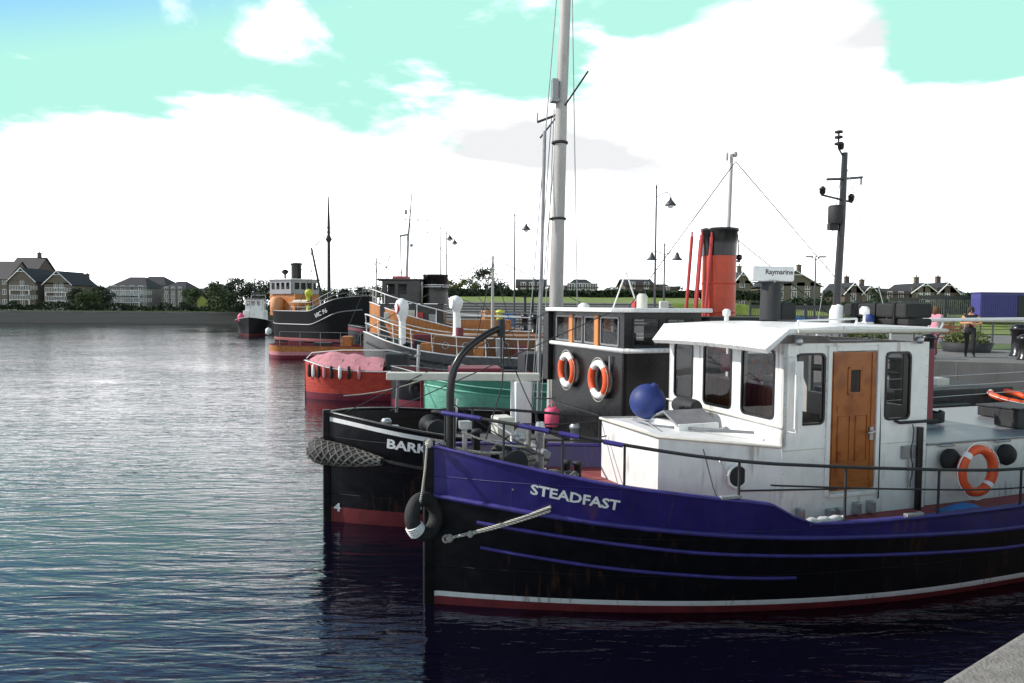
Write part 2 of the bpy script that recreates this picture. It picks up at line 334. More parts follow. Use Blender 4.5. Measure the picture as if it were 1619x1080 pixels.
# ------------------------------------------------------------ vessel frame: local x aft from the stem, -y the side towards the camera, z above water
class Vessel:
    def __init__(s, stem, th, L, Bw, Bd, ew, ed, pw, pd, sheer, deckdrop, stern=(3.0, .5), deck=None, topz=2.0, w=.5):
        s.x0, s.y0 = stem; s.th = R(th); s.L = L; s.Bw = Bw; s.Bd = Bd; s.ew = ew; s.ed = ed; s.pw = pw; s.pd = pd
        s.sheer = smooth_tab(sheer, w) if isinstance(sheer, list) else sheer
        s.deckz = smooth_tab(deck, .4) if deck else (lambda a: s.sheer(a) - deckdrop); s.stern = stern; s.topz = topz
        s.M = Matrix.Translation((s.x0, s.y0, 0)) @ Matrix.Rotation(s.th, 4, 'Z')
    def w(s, a, y, z): return s.M @ Vector((a, y, z))
    def hb(s, a, z):
        a = max(a, 0)
        wl = s.Bw * (1 - (1 - min(a / s.ew, 1)) ** s.pw); dk = s.Bd * (1 - (1 - min(a / s.ed, 1)) ** s.pd)
        t = max(0, min(z / s.topz, 1)); h = wl + (dk - wl) * t ** 1.2
        es, c = s.stern; q = (a - (s.L - es)) / es
        if q > 0: h *= math.sqrt(max(1 - (min(q, 1) ** 2.6) * c, .02))
        if z < 0: h *= max(0, 1 + z * .55)
        return max(h, .045)
    def side(s, a, z, off=0.0, sgn=-1): return (a, sgn * (s.hb(a, z) + off), z)
    def stations(s, n=46): return [s.L * (i / n) ** 1.6 for i in range(n + 1)]
    def hull(s, bands, parent, inner=None, cap=None, deckm=None, capw=.07, caph=.035):
        """bands: list of (z-function low, high, material index, rows)"""
        mats = bands[0]; rows = []
        for (f0, f1, mi, k) in bands[1]:
            for j in range(k):
                rows.append(((lambda a, f0=f0, f1=f1, t=j / k: f0(a) + (f1(a) - f0(a)) * t), mi))
        rows.append((bands[1][-1][1], bands[1][-1][2])); st = s.stations()
        b = MB()
        for sg in (-1, 1):
            vs = [(a, sg * s.hb(a, f(a)), f(a)) for a in st for f, _ in rows]; n = len(rows)
            for i in range(len(st) - 1):
                pass
            base = len(b.v); b.v += vs
            for i in range(len(st) - 1):
                for j in range(n - 1):
                    q = (base + i * n + j, base + (i + 1) * n + j, base + (i + 1) * n + j + 1, base + i * n + j + 1)
                    b.f.append(q if sg < 0 else q[::-1]); b.mi.append(rows[j][1]); b.sm.append(True)
        n = len(rows); N = len(st) * n
        for j in range(n - 1):        # stem and transom
            b.f.append((j, j + 1, N + j + 1, N + j)); b.mi.append(rows[j][1]); b.sm.append(False)
            k = N - n + j; b.f.append((k, k + N, k + N + 1, k + 1)); b.mi.append(rows[j][1]); b.sm.append(False)
        h = b.build('hull', mats, parent)
        if inner:
            b = MB()
            for sg in (-1, 1):
                vs = []
                for a in st: vs += [(a, sg * max(s.hb(a, s.deckz(a)) - .05, .01), s.deckz(a) - .03), (a, sg * max(s.hb(a, s.sheer(a)) - .05, .01), s.sheer(a))]
                fs = [(2 * i, 2 * i + 1, 2 * i + 3, 2 * i + 2) for i in range(len(st) - 1)]
                b.add(vs, fs if sg < 0 else [f[::-1] for f in fs], True)
            a = s.L - .05; y = s.hb(s.L, s.sheer(s.L)); b.add([(a, -y, s.deckz(a)), (a, y, s.deckz(a)), (a, y, s.sheer(a)), (a, -y, s.sheer(a))], [(3, 2, 1, 0)])
            b.build('bulwark_lining', inner, parent)
        if deckm:
            b = MB(); vs = []
            for a in st:
                z = s.deckz(a); y = max(s.hb(a, z) - .03, .02); vs += [(a, -y, z), (a, 0, z + .04), (a, y, z)]
            b.add(vs, [(3 * i, 3 * i + 3, 3 * i + 4, 3 * i + 1) for i in range(len(st) - 1)] + [(3 * i + 1, 3 * i + 4, 3 * i + 5, 3 * i + 2) for i in range(len(st) - 1)], True)
            b.build('deck', deckm, parent)
        if cap:
            b = MB()
            for sg in (-1, 1):
                vs = []
                for a in [-.03] + st:
                    z = s.sheer(max(a, 0)); y = s.hb(a, z); vs += [(a, sg * (y + .03), z), (a, sg * (y + .03), z + caph), (a, sg * max(y - capw, -.01), z + caph), (a, sg * max(y - capw, -.01), z)]
                fs = []
                for i in range(len(st)):
                    for k in range(4): q = (4 * i + k, 4 * i + (k + 1) % 4, 4 * i + 4 + (k + 1) % 4, 4 * i + 4 + k); fs.append(q if sg > 0 else q[::-1])
                b.add(vs, fs, True)
            y = s.hb(s.L, s.sheer(s.L)); b.box(s.L - .08, s.L + .03, -y, y, s.sheer(s.L) + .002, s.sheer(s.L) + caph + .002)
            b.build('gunwale', cap, parent)
        return h
    def strake(s, zt, a0, a1, r, m, parent, name='rubbing_strake', both=True, off=0.0, n=50):
        f = smooth_tab(zt, .4) if isinstance(zt, list) else zt; b = MB()
        for sg in ((-1, 1) if both else (-1,)):
            b.tube([(a0 + (a1 - a0) * (i / n) ** 1.3, sg * (s.hb(a0 + (a1 - a0) * (i / n) ** 1.3, f(a0 + (a1 - a0) * (i / n) ** 1.3)) + off), f(a0 + (a1 - a0) * (i / n) ** 1.3)) for i in range(n + 1)], r, 8)
        return b.build(name, m, parent)
    def line(s, zf, a0, a1, r, m, parent, name, sides=(-1, 1), inset=0.0, n=40, wrap=True):
        b = MB(); pts = {}
        for sg in (-1, 1): pts[sg] = [(a, sg * max(s.hb(a, s.sheer(a)) - inset, .0), zf(a)) for a in [a0 + (a1 - a0) * (i / n) ** 1.5 for i in range(n + 1)]]
        if wrap and len(sides) == 2: b.tube(pts[-1][::-1] + pts[1][1:], r, 8)
        else:
            for sg in sides: b.tube(pts[sg], r, 8)
        return b.build(name, m, parent)

def torus(b, R0, r0, c=(0, 0, 0), T=None, n=32, k=12, a0=0.0, a1=360.0):
    m = n if a1 - a0 >= 359.9 else n + 1; vs = []
    for i in range(m):
        A = R(a0 + (a1 - a0) * i / n)
        for j in range(k):
            B = 2 * math.pi * j / k; p = Vector(((R0 + r0 * math.cos(B)) * math.cos(A), (R0 + r0 * math.cos(B)) * math.sin(A), r0 * math.sin(B)))
            if T is not None: p = T @ p
            vs.append(p + Vector(c))
    fs = []
    for i in range(n if m == n else m - 1):
        for j in range(k): fs.append((i * k + j, ((i + 1) % m) * k + j, ((i + 1) % m) * k + (j + 1) % k, i * k + (j + 1) % k))
    b.add(vs, fs, True); return b
def lifebuoy(label, loc, nrm_rz, dia=.72, kind='mixed', group=None, tilt=0.0):
    """ring in the plane whose normal is -y after rotation by nrm_rz"""
    t = thing('lifebuoy', label, 'lifebuoy', loc, nrm_rz, group); t.rotation_euler = (tilt, 0, nrm_rz)
    T = Matrix.Rotation(R(90), 3, 'X'); Rr = dia / 2 - .065; b = MB()
    if kind == 'mixed':
        for q in range(4):
            b.cur = 0 if q % 2 else 1
            torus(b, Rr, .066, T=T, n=10, a0=45 + 90 * q, a1=135 + 90 * q)
        b.build('ring', [lorange, lwhite], t)
    else:
        b.cur = 0; torus(b, Rr, .066, T=T, n=40); b.build('ring', [lorange], t)
        for q in range(4):
            c = MB(); torus(c, Rr, .070, T=T, n=3, a0=38 + 90 * q, a1=52 + 90 * q); c.build('reflective_band', lwhite if q % 2 else lorange, t)
    g = MB(); pts = []
    for i in range(48):
        A = 2 * math.pi * i / 48; rr = Rr + .075 + .03 * abs(math.sin(2 * A + math.pi / 2)) ; pts.append(T @ Vector((rr * math.cos(A), rr * math.sin(A), .02)))
    g.tube(pts, .009, 6, closed=True); g.build('grab_line', lwhite if kind != 'mixed' else rope, t)
    return t

# ============================================================ SETTING
wm = bpy.data.materials.new('harbour_water'); wm.use_nodes = True; t_ = wm.node_tree; pb = t_.nodes['Principled BSDF']; N_ = t_.nodes.new; K_ = t_.links.new
pb.inputs['Base Color'].default_value = (.002, .0017, .007, 1); pb.inputs['Roughness'].default_value = .04; pb.inputs['IOR'].default_value = 1.62; pb.inputs['Specular Tint'].default_value = (1.0, .80, 1.0, 1)
c_ = N_('ShaderNodeTexCoord')
def ripple(scale, sx, sy, rot, detail, dist=0.0):
    m_ = N_('ShaderNodeMapping'); m_.inputs['Rotation'].default_value = (0, 0, R(rot)); m_.inputs['Scale'].default_value = (sx, sy, 1); K_(c_.outputs['Object'], m_.inputs[0])
    n_ = N_('ShaderNodeTexNoise'); n_.inputs['Scale'].default_value = scale; n_.inputs['Detail'].default_value = detail; n_.inputs['Distortion'].default_value = dist; K_(m_.outputs[0], n_.inputs['Vector']); return n_.outputs[0]
def nmath(op, a, b):
    m_ = N_('ShaderNodeMath'); m_.operation = op
    for i, q in enumerate((a, b)):
        if isinstance(q, (int, float)): m_.inputs[i].default_value = q
        else: K_(q, m_.inputs[i])
    return m_.outputs[0]
hgt = nmath('ADD', nmath('MULTIPLY', ripple(1.0, .75, 3.3, -27, 2, .8), 1.3), nmath('MULTIPLY', ripple(1.0, 2.2, 9.5, -20, 3, .5), .45))
bp = N_('ShaderNodeBump'); bp.inputs['Strength'].default_value = 1.0; bp.inputs['Distance'].default_value = .027; K_(nmath('MULTIPLY', hgt, nmath('ADD', nmath('MULTIPLY', ripple(.09, 1, 1.6, 20, 3, .5), 2.2), -.25)), bp.inputs['Height']); K_(bp.outputs[0], pb.inputs['Normal'])
b = MB(); b.add([(-2500, -60, 0), (2500, -60, 0), (2500, 2500, 0), (-2500, 2500, 0)], [(0, 1, 2, 3)])
tag(b.build('water', wm), kind='structure')

paving = mat('quay_paving', (.15, .145, .14), .9, var=.25, scale=.5, bump=.3, bscale=8, dirt=.5, dirtcol=(.09, .09, .07), plates=(1.2, .6, 'XY'))
concrete = mat('quay_concrete', (.22, .205, .185), .9, var=.22, scale=14, bump=.8, bscale=55, dirt=.35)
stonew = wave_mat('quay_wall_stone', (.20, .185, .165), (.115, .105, .095), 1.3, 'Z', .9, .4, 1.5)
grassm = mat('grass', (.15, .20, .035), .9, var=.3, scale=1.5, bump=.6, bscale=20)
grassd = mat('rough_grass', (.07, .11, .025), .9, var=.4, scale=.4, bump=.6, bscale=10)
# the camera's own quay
b = MB(); 
def at_z(px, py, z):
    d = CM.to_3x3() @ Vector(((px - 809.5) / FP, -(py - 540) / FP, -1)); return Vector((0, 0, EYE)) + d * ((z - EYE) / d.z)
p_ = at_z(1480, 1080, 2.2).to_2d(); d_ = (at_z(1619, 995, 2.2).to_2d() - p_).normalized(); print('QUAY', p_, d_)
A_ = p_ - d_ * 26; B_ = p_ + d_ * 27
b.prism([(A_.x, A_.y), (A_.x + 20, A_.y - 40), (90, -40), (90, 18.5), (B_.x, B_.y)], -1.5, 2.2)
tag(b.build('near_quay', concrete, bevel=.03), kind='structure')
edge = [(23.9, 18.6), (17, 21), (12.5, 22.6), (7.5, 43), (-3, 55), (-12, 60), (-16, 84), (-22, 110), (-32, 141), (-500, 141)]
b = MB(); b.prism([(90, 18.55)] + edge + [(-500, 2400), (1500, 2400), (1500, 18.55)], -1.5, 2.196)
b.cur = 0; tag(b.build('quay_ground', paving), kind='structure')
# facing stones of the far basin walls
b = MB()
for (x0, y0), (x1, y1) in zip(edge[3:], edge[4:]):
    e = Vector((x1 - x0, y1 - y0)).normalized(); nn = Vector((e.y, -e.x)) * -.05
    b.add([(x0 + nn.x, y0 + nn.y - .04, -1), (x1 + nn.x, y1 + nn.y - .04, -1), (x1 + nn.x, y1 + nn.y - .04, 1.9), (x0 + nn.x, y0 + nn.y - .04, 1.9)], [(0, 1, 2, 3)])
tag(b.build('quay_wall', stonew), kind='structure')
# distant ground and grass
b = MB()      # lawn rising from the quay, heightfield
def gh(x, y):
    sx = max(0, min(1, (x + 9) / 2)) ; bank = 4.25 * (1 if x < 23 else max(0, 1 - (x - 23) / 9)) + 3.08 * (0 if x < 23 else min(1, (x - 23) / 9))
    y0 = 69.9 if x < 23 else 69.9 - min(1, (x - 23) / 9) * 16; t = max(0, min(1, (y - y0) / (.05 if x < 23 else 7)))
    if x < 23: bank = 4.1 + max(0, min(22, y - 70)) * .04
    return 2.12 + (bank - 2.12) * t * sx + .05 * math.sin(x * .7) * math.sin(y * .4) * t
xs = [-14, -9, -7] + [i * 2.5 - 5 for i in range(12)] + [28 + 4 * i for i in range(12)] + [90, 130, 200, 400]; ysg = [50 + i * 2.2 for i in range(9)] + [69.89, 69.96, 73, 78, 84, 92, 105, 130, 200, 400]
b.add([(x, y, gh(x, y)) for x in xs for y in ysg], [(i * len(ysg) + j, (i + 1) * len(ysg) + j, (i + 1) * len(ysg) + j + 1, i * len(ysg) + j + 1) for i in range(len(xs) - 1) for j in range(len(ysg) - 1) if not (xs[i] < 22 and ysg[j] < 69)], True)
tag(b.build('grass_bank', grassm), kind='structure')
b = MB(); b.prism([(-500, 143.5), (-34, 143.5), (-34, 154), (-500, 154)], 2.0, 2.32); tag(b.build('far_grass', grassd), kind='structure')
b = MB()
for i in range(8):
    b.cur = 0; b.box(-6.8, 15.0, 62.2 + i * .96, 63.16 + i * .96 - .003, 2.0, 2.33 + i * .25)
    b.cur = 1; b.box(-6.85, 15.05, 62.1 + i * .96, 63.16 + i * .96 - .006, 2.331 + i * .25, 2.42 + i * .25)
tag(b.build('terrace_steps', [mat('terrace_riser', (.13, .125, .12), .9), mat('terrace_stone', (.38, .37, .35), .85, var=.15, bump=.2)]), kind='structure')

# ============================================================ TUG STEADFAST (near)
ST = Vessel((-1.02, 9.12), 20, 13.0, 2.05, 2.17, 7.0, 5.4, 2.0, 2.5,
            [(0, 2.02), (.8, 1.87), (1.9, 1.67), (3.3, 1.49), (3.75, 1.45), (4.15, 1.16), (5, 1.13), (7.6, 1.12), (13, 1.32)], .3,
            deck=[(0, 1.66), (1.9, 1.36), (3.6, 1.12), (4.2, 1.0), (8, .98), (13, 1.05)], topz=1.9, w=.18)
st = thing('blue_tug', 'blue and black tug nearest the camera, white wheelhouse with a brown wooden door', 'tug', (ST.x0, ST.y0, 0), ST.th)
s1 = smooth_tab([(0, 1.44), (1.0, 1.28), (3.5, 1.03), (7.6, .82), (13, .95)], .8)
c0 = lambda z: (lambda a: z)
ST.hull(([blue, black, white, antifoul], [(c0(-.9), c0(.11), 3, 3), (c0(.11), c0(.175), 2, 1), (c0(.175), s1, 1, 8), (s1, ST.sheer, 0, 6)]), st, inner=blue, cap=bluel, deckm=deckred)
ST.strake(s1, .02, 12.9, .034, bluel, st)
ST.strake([(0, 1.16), (.4, 1.12), (3, .82), (6, .65), (7.6, .56), (13, .7)], .5, 12.9, .026, bluel, st)
ST.strake([(0, .86), (.5, .79), (2.0, .60), (3.6, .47), (6, .42)], .55, 4.2, .024, bluel, st)
b = MB(); b.box(-.09, .05, -.05, .05, -.8, 2.1); b.build('stem_post', black, st, bevel=.02)
lettering(st, 'STEADFAST', .175, lambda x, y: ST.side(1.03 + x, 1.53 - x * .165 + y, .012), lwhite, .030, width=.94)
# rail
railz = smooth_tab([(0, 2.50), (1.0, 2.36), (2.2, 2.13), (3.5, 1.95), (7.6, 1.62), (13, 1.75)], .8)
ST.line(railz, .02, 12.5, .021, greyd, st, 'hand_rail', inset=.02)
ST.line(lambda a: railz(a) - .26, 3.7, 12.5, .012, greyd, st, 'lower_rail', inset=.02, wrap=False)
for a in (.25, .75, 1.35, 2.0, 3.3, 4.75, 6.2, 7.7, 9.3, 11.2):
    for sg in (-1, 1):
        b = MB(); y = sg * (ST.hb(a, ST.sheer(a)) - .02); b.tube([(a, y, ST.sheer(a) - .02), (a, y, railz(a))], .016, 8); b.build('stanchion', greyd, st)
for (a0, a1) in ((.12, .52), (.9, 1.2), (1.3, 1.5), (1.75, 1.95)):
    b = MB(); b.tube([(a0 + (a1 - a0) * i / 6, -(ST.hb(a0 + (a1 - a0) * i / 6, 1.9) - .02), railz(a0 + (a1 - a0) * i / 6)) for i in range(7)], .03, 8); b.build('rail_padding', bluel, st)
# trunk cabin
def trunk(parent, plan, z0, ztop, m, name='trunk_cabin', camber=.05):
    b = MB(); n = len(plan); cx = sum(p[0] for p in plan) / n
    vs = [(x, y, z0) for x, y in plan] + [(x, y, ztop(x)) for x, y in plan]
    b.add(vs, [(i, (i + 1) % n, (i + 1) % n + n, i + n) for i in range(n)])
    # cambered roof in strips
    lo = [p for p in plan if p[1] < 0]; lo.sort(); hi = [p for p in plan if p[1] > 0]; hi.sort()
    for (p, q), (r_, s_) in zip(zip(lo, lo[1:]), zip(hi, hi[1:])):
        K = 6
        for k in range(K):
            def Q(A, B, t): y = A[1] + (B[1] - A[1]) * t; x = A[0] + (B[0] - A[0]) * t; return (x, y, ztop(x) + camber * (1 - (2 * t - 1) ** 2))
            b.add([Q(p, r_, k / K), Q(q, s_, k / K), Q(q, s_, (k + 1) / K), Q(p, r_, (k + 1) / K)], [(0, 1, 2, 3)], True)
    for (A, B) in ((lo[0], hi[0]), (lo[-1], hi[-1])):
        K = 6; pts = [(A[0], A[1] + (B[1] - A[1]) * k / K, ztop(A[0]) + camber * (1 - (2 * k / K - 1) ** 2)) for k in range(K + 1)]; b.add(pts, [tuple(range(K + 1))])
    return b.build(name, m, parent)
tz = lambda x: 2.13 - (x - 2.8) * .085
tc_ = trunk(st, [(2.82, -.80), (4.32, -1.33), (4.32, 1.33), (2.82, .80)], .95, tz, white)
b = MB(); b.tube([(2.80, .82, tz(2.8)), (2.80, -.82, tz(2.8)), (4.30, -1.35, tz(4.3))], .022, 6); b.tube([(2.80, .82, tz(2.8)), (4.3, 1.35, tz(4.3))], .022, 6); b.build('edge_moulding', cream, tc_)
b = MB(); b.box(4.33, 6.80, -1.33, 1.33, .95, 2.02); b.build('lower_house', white, st, bevel=.015)
# skylight and hatch on the trunk
b = MB(); b.box(3.35, 4.0, -.45, .35, 2.08, 2.2); b.build('skylight_base', white, st, bevel=.01)
for sg in (-1, 1):
    b = MB(); T = Matrix.Translation((3.67, -.05, 2.33)) @ Matrix.Rotation(R(-22 * sg), 4, 'X'); b.box(-.33, .33, 0 if sg > 0 else -.42, .42 if sg > 0 else 0, -.015, .015, T); b.build('skylight_flap', greym, st, bevel=.005)
b = MB(); b.tube([(3.02, -.55, 2.13), (3.02, -.2, 2.2), (3.02, .2, 2.2)], .02, 6); b.tube([(3.05, -.1, 2.15), (4.2, -.95, 2.13)], .022, 6); b.build('hatch_bar', greym, st)
b = MB(); T = Matrix.Rotation(R(90), 3, 'Y'); b.lathe([(.11, -.25), (.13, -.2), (.13, .2), (.11, .25)], 14, (4.0, .35, 2.32), Matrix.Rotation(R(90), 3, 'X')); b.build('vent_roller', greyd, st)
# wheelhouse
wx0, wx1, wy, wz0, wz1 = 4.32, 6.82, 1.35, 2.0, 3.34
wh = MB()
fw_ = [(.16, .66, 2.38, 3.24), (.96, 1.62, 2.36, 3.24), (1.86, 2.52, 2.34, 3.24)]
wh.wall((wx0, wy), (wx0, -wy), wz0, wz1, fw_, .06)                                   # front (outside is the bow side)
whp = MB()
front = wh.build('front_wall', white, st)
sw = [(.20, .66, 2.28, 3.20), (1.72, 2.16, 2.28, 3.20), (.76, 1.55, 1.34, 3.27)]
b = MB(); b.wall((wx0 - .0, -wy), (wx1, -wy), 1.0, wz1, sw, .055); side = b.build('side_wall', white, st)
b = MB(); b.wall((wx1, wy), (wx0, wy), wz0, wz1, [(.3, 1.0, 2.35, 3.2), (1.4, 2.1, 2.35, 3.2)], .055); b.build('side_wall', white, st)
b = MB(); b.wall((wx1, -wy + .06), (wx1, wy - .06), wz0, wz1, [(.3, 1.0, 2.4, 3.15), (1.5, 2.2, 2.4, 3.15)], .055); b.build('rear_wall', white, st)
b = MB(); b.box(wx0 + .07, wx1 - .07, -wy + .07, wy - .07, 2.0, 2.04); b.build('cabin_floor', interior, st)
for (u0, u1, z0, z1) in fw_: window(front, (wx0, wy), (0, -1), u0, u1, z0, z1, blacks, r=.07)
for (u0, u1, z0, z1) in sw[:2]: window(side, (wx0, -wy), (1, 0), u0, u1, z0, z1, blacks, r=.07)
# things in the wheelhouse seen through the glass
b = MB(); b.box(4.6, 4.95, -1.0, 1.0, 2.04, 2.72); b.build('console', wood, st, bevel=.02)
b = MB(); torus(b, .26, .018, (5.1, 0.1, 2.75), Matrix.Rotation(R(90), 3, 'Y')); 
for k in range(6): A = R(60 * k); b.tube([(5.1, .1, 2.75), (5.1, .1 + .34 * math.cos(A), 2.75 + .34 * math.sin(A))], .012, 6)
b.build('steering_wheel', woodl, st)
b = MB(); b.box(4.45, 4.47, -.05, .17, 2.86, 3.12); b.build('notice', pinkt, st)
b = MB(); b.box(6.0, 6.4, -.9, -.4, 2.04, 2.95); b.build('cabinet', mat('cabinet_grey', (.30, .31, .30), .6), st, bevel=.02)
b = MB(); b.box(4.65, 4.78, -.75, -.55, 2.72, 2.86); b.build('instrument', galv, st)
# door
dr = MB(); dr.wall((wx0 + .775, -wy - .012), (wx0 + 1.535, -wy - .012), 1.36, 3.22, [(.27, .52, 2.64, 3.02)], .04)
door = dr.build('door', wood, st, bevel=.006)
b = MB()
for (u0, u1, z0, z1) in ((.10, .66, 2.42, 2.50), (.10, .66, 1.62, 1.68)): b.box(wx0 + .775 + u0, wx0 + .775 + u1, -wy - .022, -wy - .013, z0, z1)
for u in (.02, .68): b.box(wx0 + .775 + u, wx0 + .775 + u + .06, -wy - .023, -wy - .013, 1.37, 3.21)
b.box(wx0 + .84, wx0 + 1.45, -wy - .0225, -wy - .0135, 1.37, 1.47)
b.build('door_rail', wood, door)
window(door, (wx0 + .775, -wy - .012), (1, 0), .29, .50, 2.66, 3.0, wood, r=.02, fw=.04)
b = MB(); b.tube([(wx0 + 1.46, -wy - .02, 2.14), (wx0 + 1.46, -wy - .09, 2.14), (wx0 + 1.34, -wy - .09, 2.13)], .014, 8); b.box(wx0 + 1.43, wx0 + 1.49, -wy - .04, -wy - .02, 2.02, 2.2); b.build('handle', galv, door, bevel=.004)
b = MB()
b.box(wx0 + .70, wx0 + .76, -wy - .03, -wy - .002, 1.30, 3.31); b.box(wx0 + 1.55, wx0 + 1.61, -wy - .03, -wy - .002, 1.30, 3.31); b.box(wx0 + .765, wx0 + 1.545, -wy - .028, -wy - .002, 3.235, 3.30); b.box(wx0 + .765, wx0 + 1.545, -wy - .05, -wy - .002, 1.28, 1.335)
b.build('door_frame', white, st, bevel=.004)
# roof with sloping visor
b = MB()
prof = [(4.0, 3.27), (4.28, 3.53), (5.2, 3.57), (6.86, 3.54)]
ys = [-1.47, -1.2, -.6, 0, .6, 1.2, 1.47]
def rz_(x, y, z): return (x, y, z + .03 * (1 - (y / 1.47) ** 2))
top_ = [rz_(x, y * (.93 if i == 0 else 1), z) for i, (x, z) in enumerate(prof) for y in ys]; n = len(ys)
bot_ = [rz_(x + (.05 if i == 0 else 0), y * (.93 if i == 0 else 1), z - .055) for i, (x, z) in enumerate(prof) for y in ys]
b.add(top_, [(i * n + j, (i + 1) * n + j, (i + 1) * n + j + 1, i * n + j + 1) for i in range(3) for j in range(n - 1)])
b.add(bot_, [(i * n + j + 1, (i + 1) * n + j + 1, (i + 1) * n + j, i * n + j) for i in range(3) for j in range(n - 1)])
rim = [(i * n) for i in range(4)] + [3 * n + j for j in range(1, n)] + [i * n + n - 1 for i in (2, 1, 0)] + [j for j in range(n - 2, 0, -1)]
for p, q in zip(rim, rim[1:] + rim[:1]): b.add([top_[p], top_[q], bot_[q], bot_[p]], [(0, 3, 2, 1)])
b.build('roof', white, st)
b = MB(); b.tube([(4.4, -1.49, 3.50), (6.97, -1.49, 3.50), (6.97, 1.49, 3.50)], .028, 8); b.build('roof_edge', cream, st)
b = MB(); b.tube([(4.7, -1.15, 3.63), (5.7, -1.15, 3.66)], .015, 6); b.tube([(4.7, -1.15, 3.56), (4.7, -1.15, 3.63)], .015, 6); b.tube([(5.7, -1.15, 3.56), (5.7, -1.15, 3.66)], .015, 6); b.build('roof_grab_rail', white, st)
b = MB(); b.tube([(4.95, -1.40, 3.44), (4.95, -1.46, 3.38), (5.65, -1.46, 3.38), (5.65, -1.40, 3.44)], .013, 6); b.build('grab_rail', greym, st)
b = MB(); b.tube([(wx1 - .6, -1.36, 2.26), (wx1 - .6, -1.44, 2.24), (wx1 + .1, -1.44, 2.24)], .022, 8); b.build('grab_rail', greyd, st)
b = MB(); b.tube([(4.40, -1.37, 3.17), (4.40, -1.47, 3.17), (4.44, -1.47, 2.2), (4.38, -1.37, 2.2)], .014, 6); b.box(4.405, 4.52, -1.475, -1.455, 2.25, 3.12); b.build('window_deflector', white, st)
# front beading
b = MB(); b.tube([(4.29, 1.37, 2.3), (4.29, -1.38, 2.26)], .014, 6); b.build('front_moulding', cream, front)
# horn and lights on the roof
b = MB(); b.lathe([(.035, 0), (.035, .07), (.06, .08), (.06, .15), (.03, .18)], 12, (4.75, .45, 3.6)); b.build('nav_light', white, st)
b = MB(); b.lathe([(.05, 0), (.05, .03), (.02, .04), (.02, .14), (.07, .15), (.07, .22), (.04, .26)], 12, (6.35, -.65, 3.57)); b.box(6.2, 6.5, -.68, -.62, 3.575, 3.6); b.build('bollard_light', lwhite, st)
# exhaust / maroon casing at the after end
b = MB(); b.box(6.83, 7.02, -1.28, -.9, 2.2, 3.22); b.build('exhaust_casing', maroon, st, bevel=.015)
b = MB(); b.tube([(6.62, -1.42, 1.0), (6.62, -1.42, 2.16)], .045, 12); b.build('drain_pipe', blacks, st)
b = MB(); b.tube([(6.5 + .02 * math.sin(i), -1.40 - .01 * (i % 2), 2.2 - i * .08) for i in range(12)], .008, 6); b.build('hanging_line', greyd, st)
# after trunk
b = MB(); b.box(6.9, 11.5, -1.3, 1.3, .95, 1.86); at_ = b.build('after_trunk', white, st, bevel=.02)
b = MB(); b.box(6.86, 11.54, -1.34, 1.34, 1.865, 1.90); b.build('after_trunk_roof', greym, st, bevel=.01)
def porthole(parent, x, z, y=-1.36, r=.15, lid=True):
    T = Matrix.Rotation(R(90), 3, 'X'); b = MB(); torus(b, r, .022, (x, y, z), T, 24, 8); f = b.build('porthole', white, parent)
    b = MB(); b.lathe([(r, 0), (r, .012)], 24, (x, y, z), T); b.build('deadlight', rubber, f)
    b = MB(); b.tube([(x + r + .02, y - .01, z - .03), (x + r + .02, y - .01, z + .03)], .018, 6); b.tube([(x - r - .03, y - .01, z + .02), (x - r - .03, y - .01, z - .06)], .012, 6); b.build('hinge', galv, f)
porthole(st, 3.78, 1.62, y=-1.165)
# ventilators with black cowl backs on the after trunk side
for x, dx_ in ((7.22, 0), (8.35, 0)):
    b = MB(); T = Matrix.Rotation(R(90), 3, 'X'); b.lathe([(.02, -.02), (.15, 0), (.16, .06), (.12, .12), (.03, .15)], 20, (x, -1.37, 1.66), T); f = b.build('vent_cover', rubber, st)
    b = MB(); b.tube([(x - .12, -1.34, 1.85), (x, -1.46, 1.88), (x + .14, -1.36, 1.86)], .018, 8); b.build('vent_guard', galv, f)
lifebuoy('all orange lifebuoy hung on the blue tug rail aft of the wooden door', ST.w(7.52, -1.60, 1.52), ST.th, .74, 'orange')
# side deck details
b = MB(); b.tube([(3.75, -1.24, 1.45), (5.1, -1.5, 1.43)], .012, 6); b.build('side_line', greyd, st)
b = MB(); b.tube([(3.33, -1.05, 1.98), (3.28, -1.35, 1.55), (3.22, -1.75, 1.2)], .008, 6); b.build('stay_line', greyd, st)
b = MB(); b.tube([(3.5, -1.12, 1.9), (3.5, -1.17, 1.82), (3.53, -1.17, 1.86), (3.5, -1.16, 1.9)], .012, 6); b.tube([(3.52, -1.16, 1.84), (3.56, -1.2, 1.72)], .007, 6); b.build('hook', galv, st)
for a in (4.55, 5.05, 5.2, 5.5, 5.75):
    b = MB(); b.box(a, a + .08, -1.46, -1.36, 1.03, 1.14 + .05 * (int(a * 10) % 2)); b.build('deck_fitting', galv, st, bevel=.01)
b = MB(); b.tube([(4.25 + .05 * i, -1.93 + .01 * math.sin(i * 2.1), 1.19 + .015 * math.sin(i * 1.7)) for i in range(12)], .045, 8); b.build('fender_roll', mat('fender_canvas', (.55, .55, .54), .8, bump=.4), st)
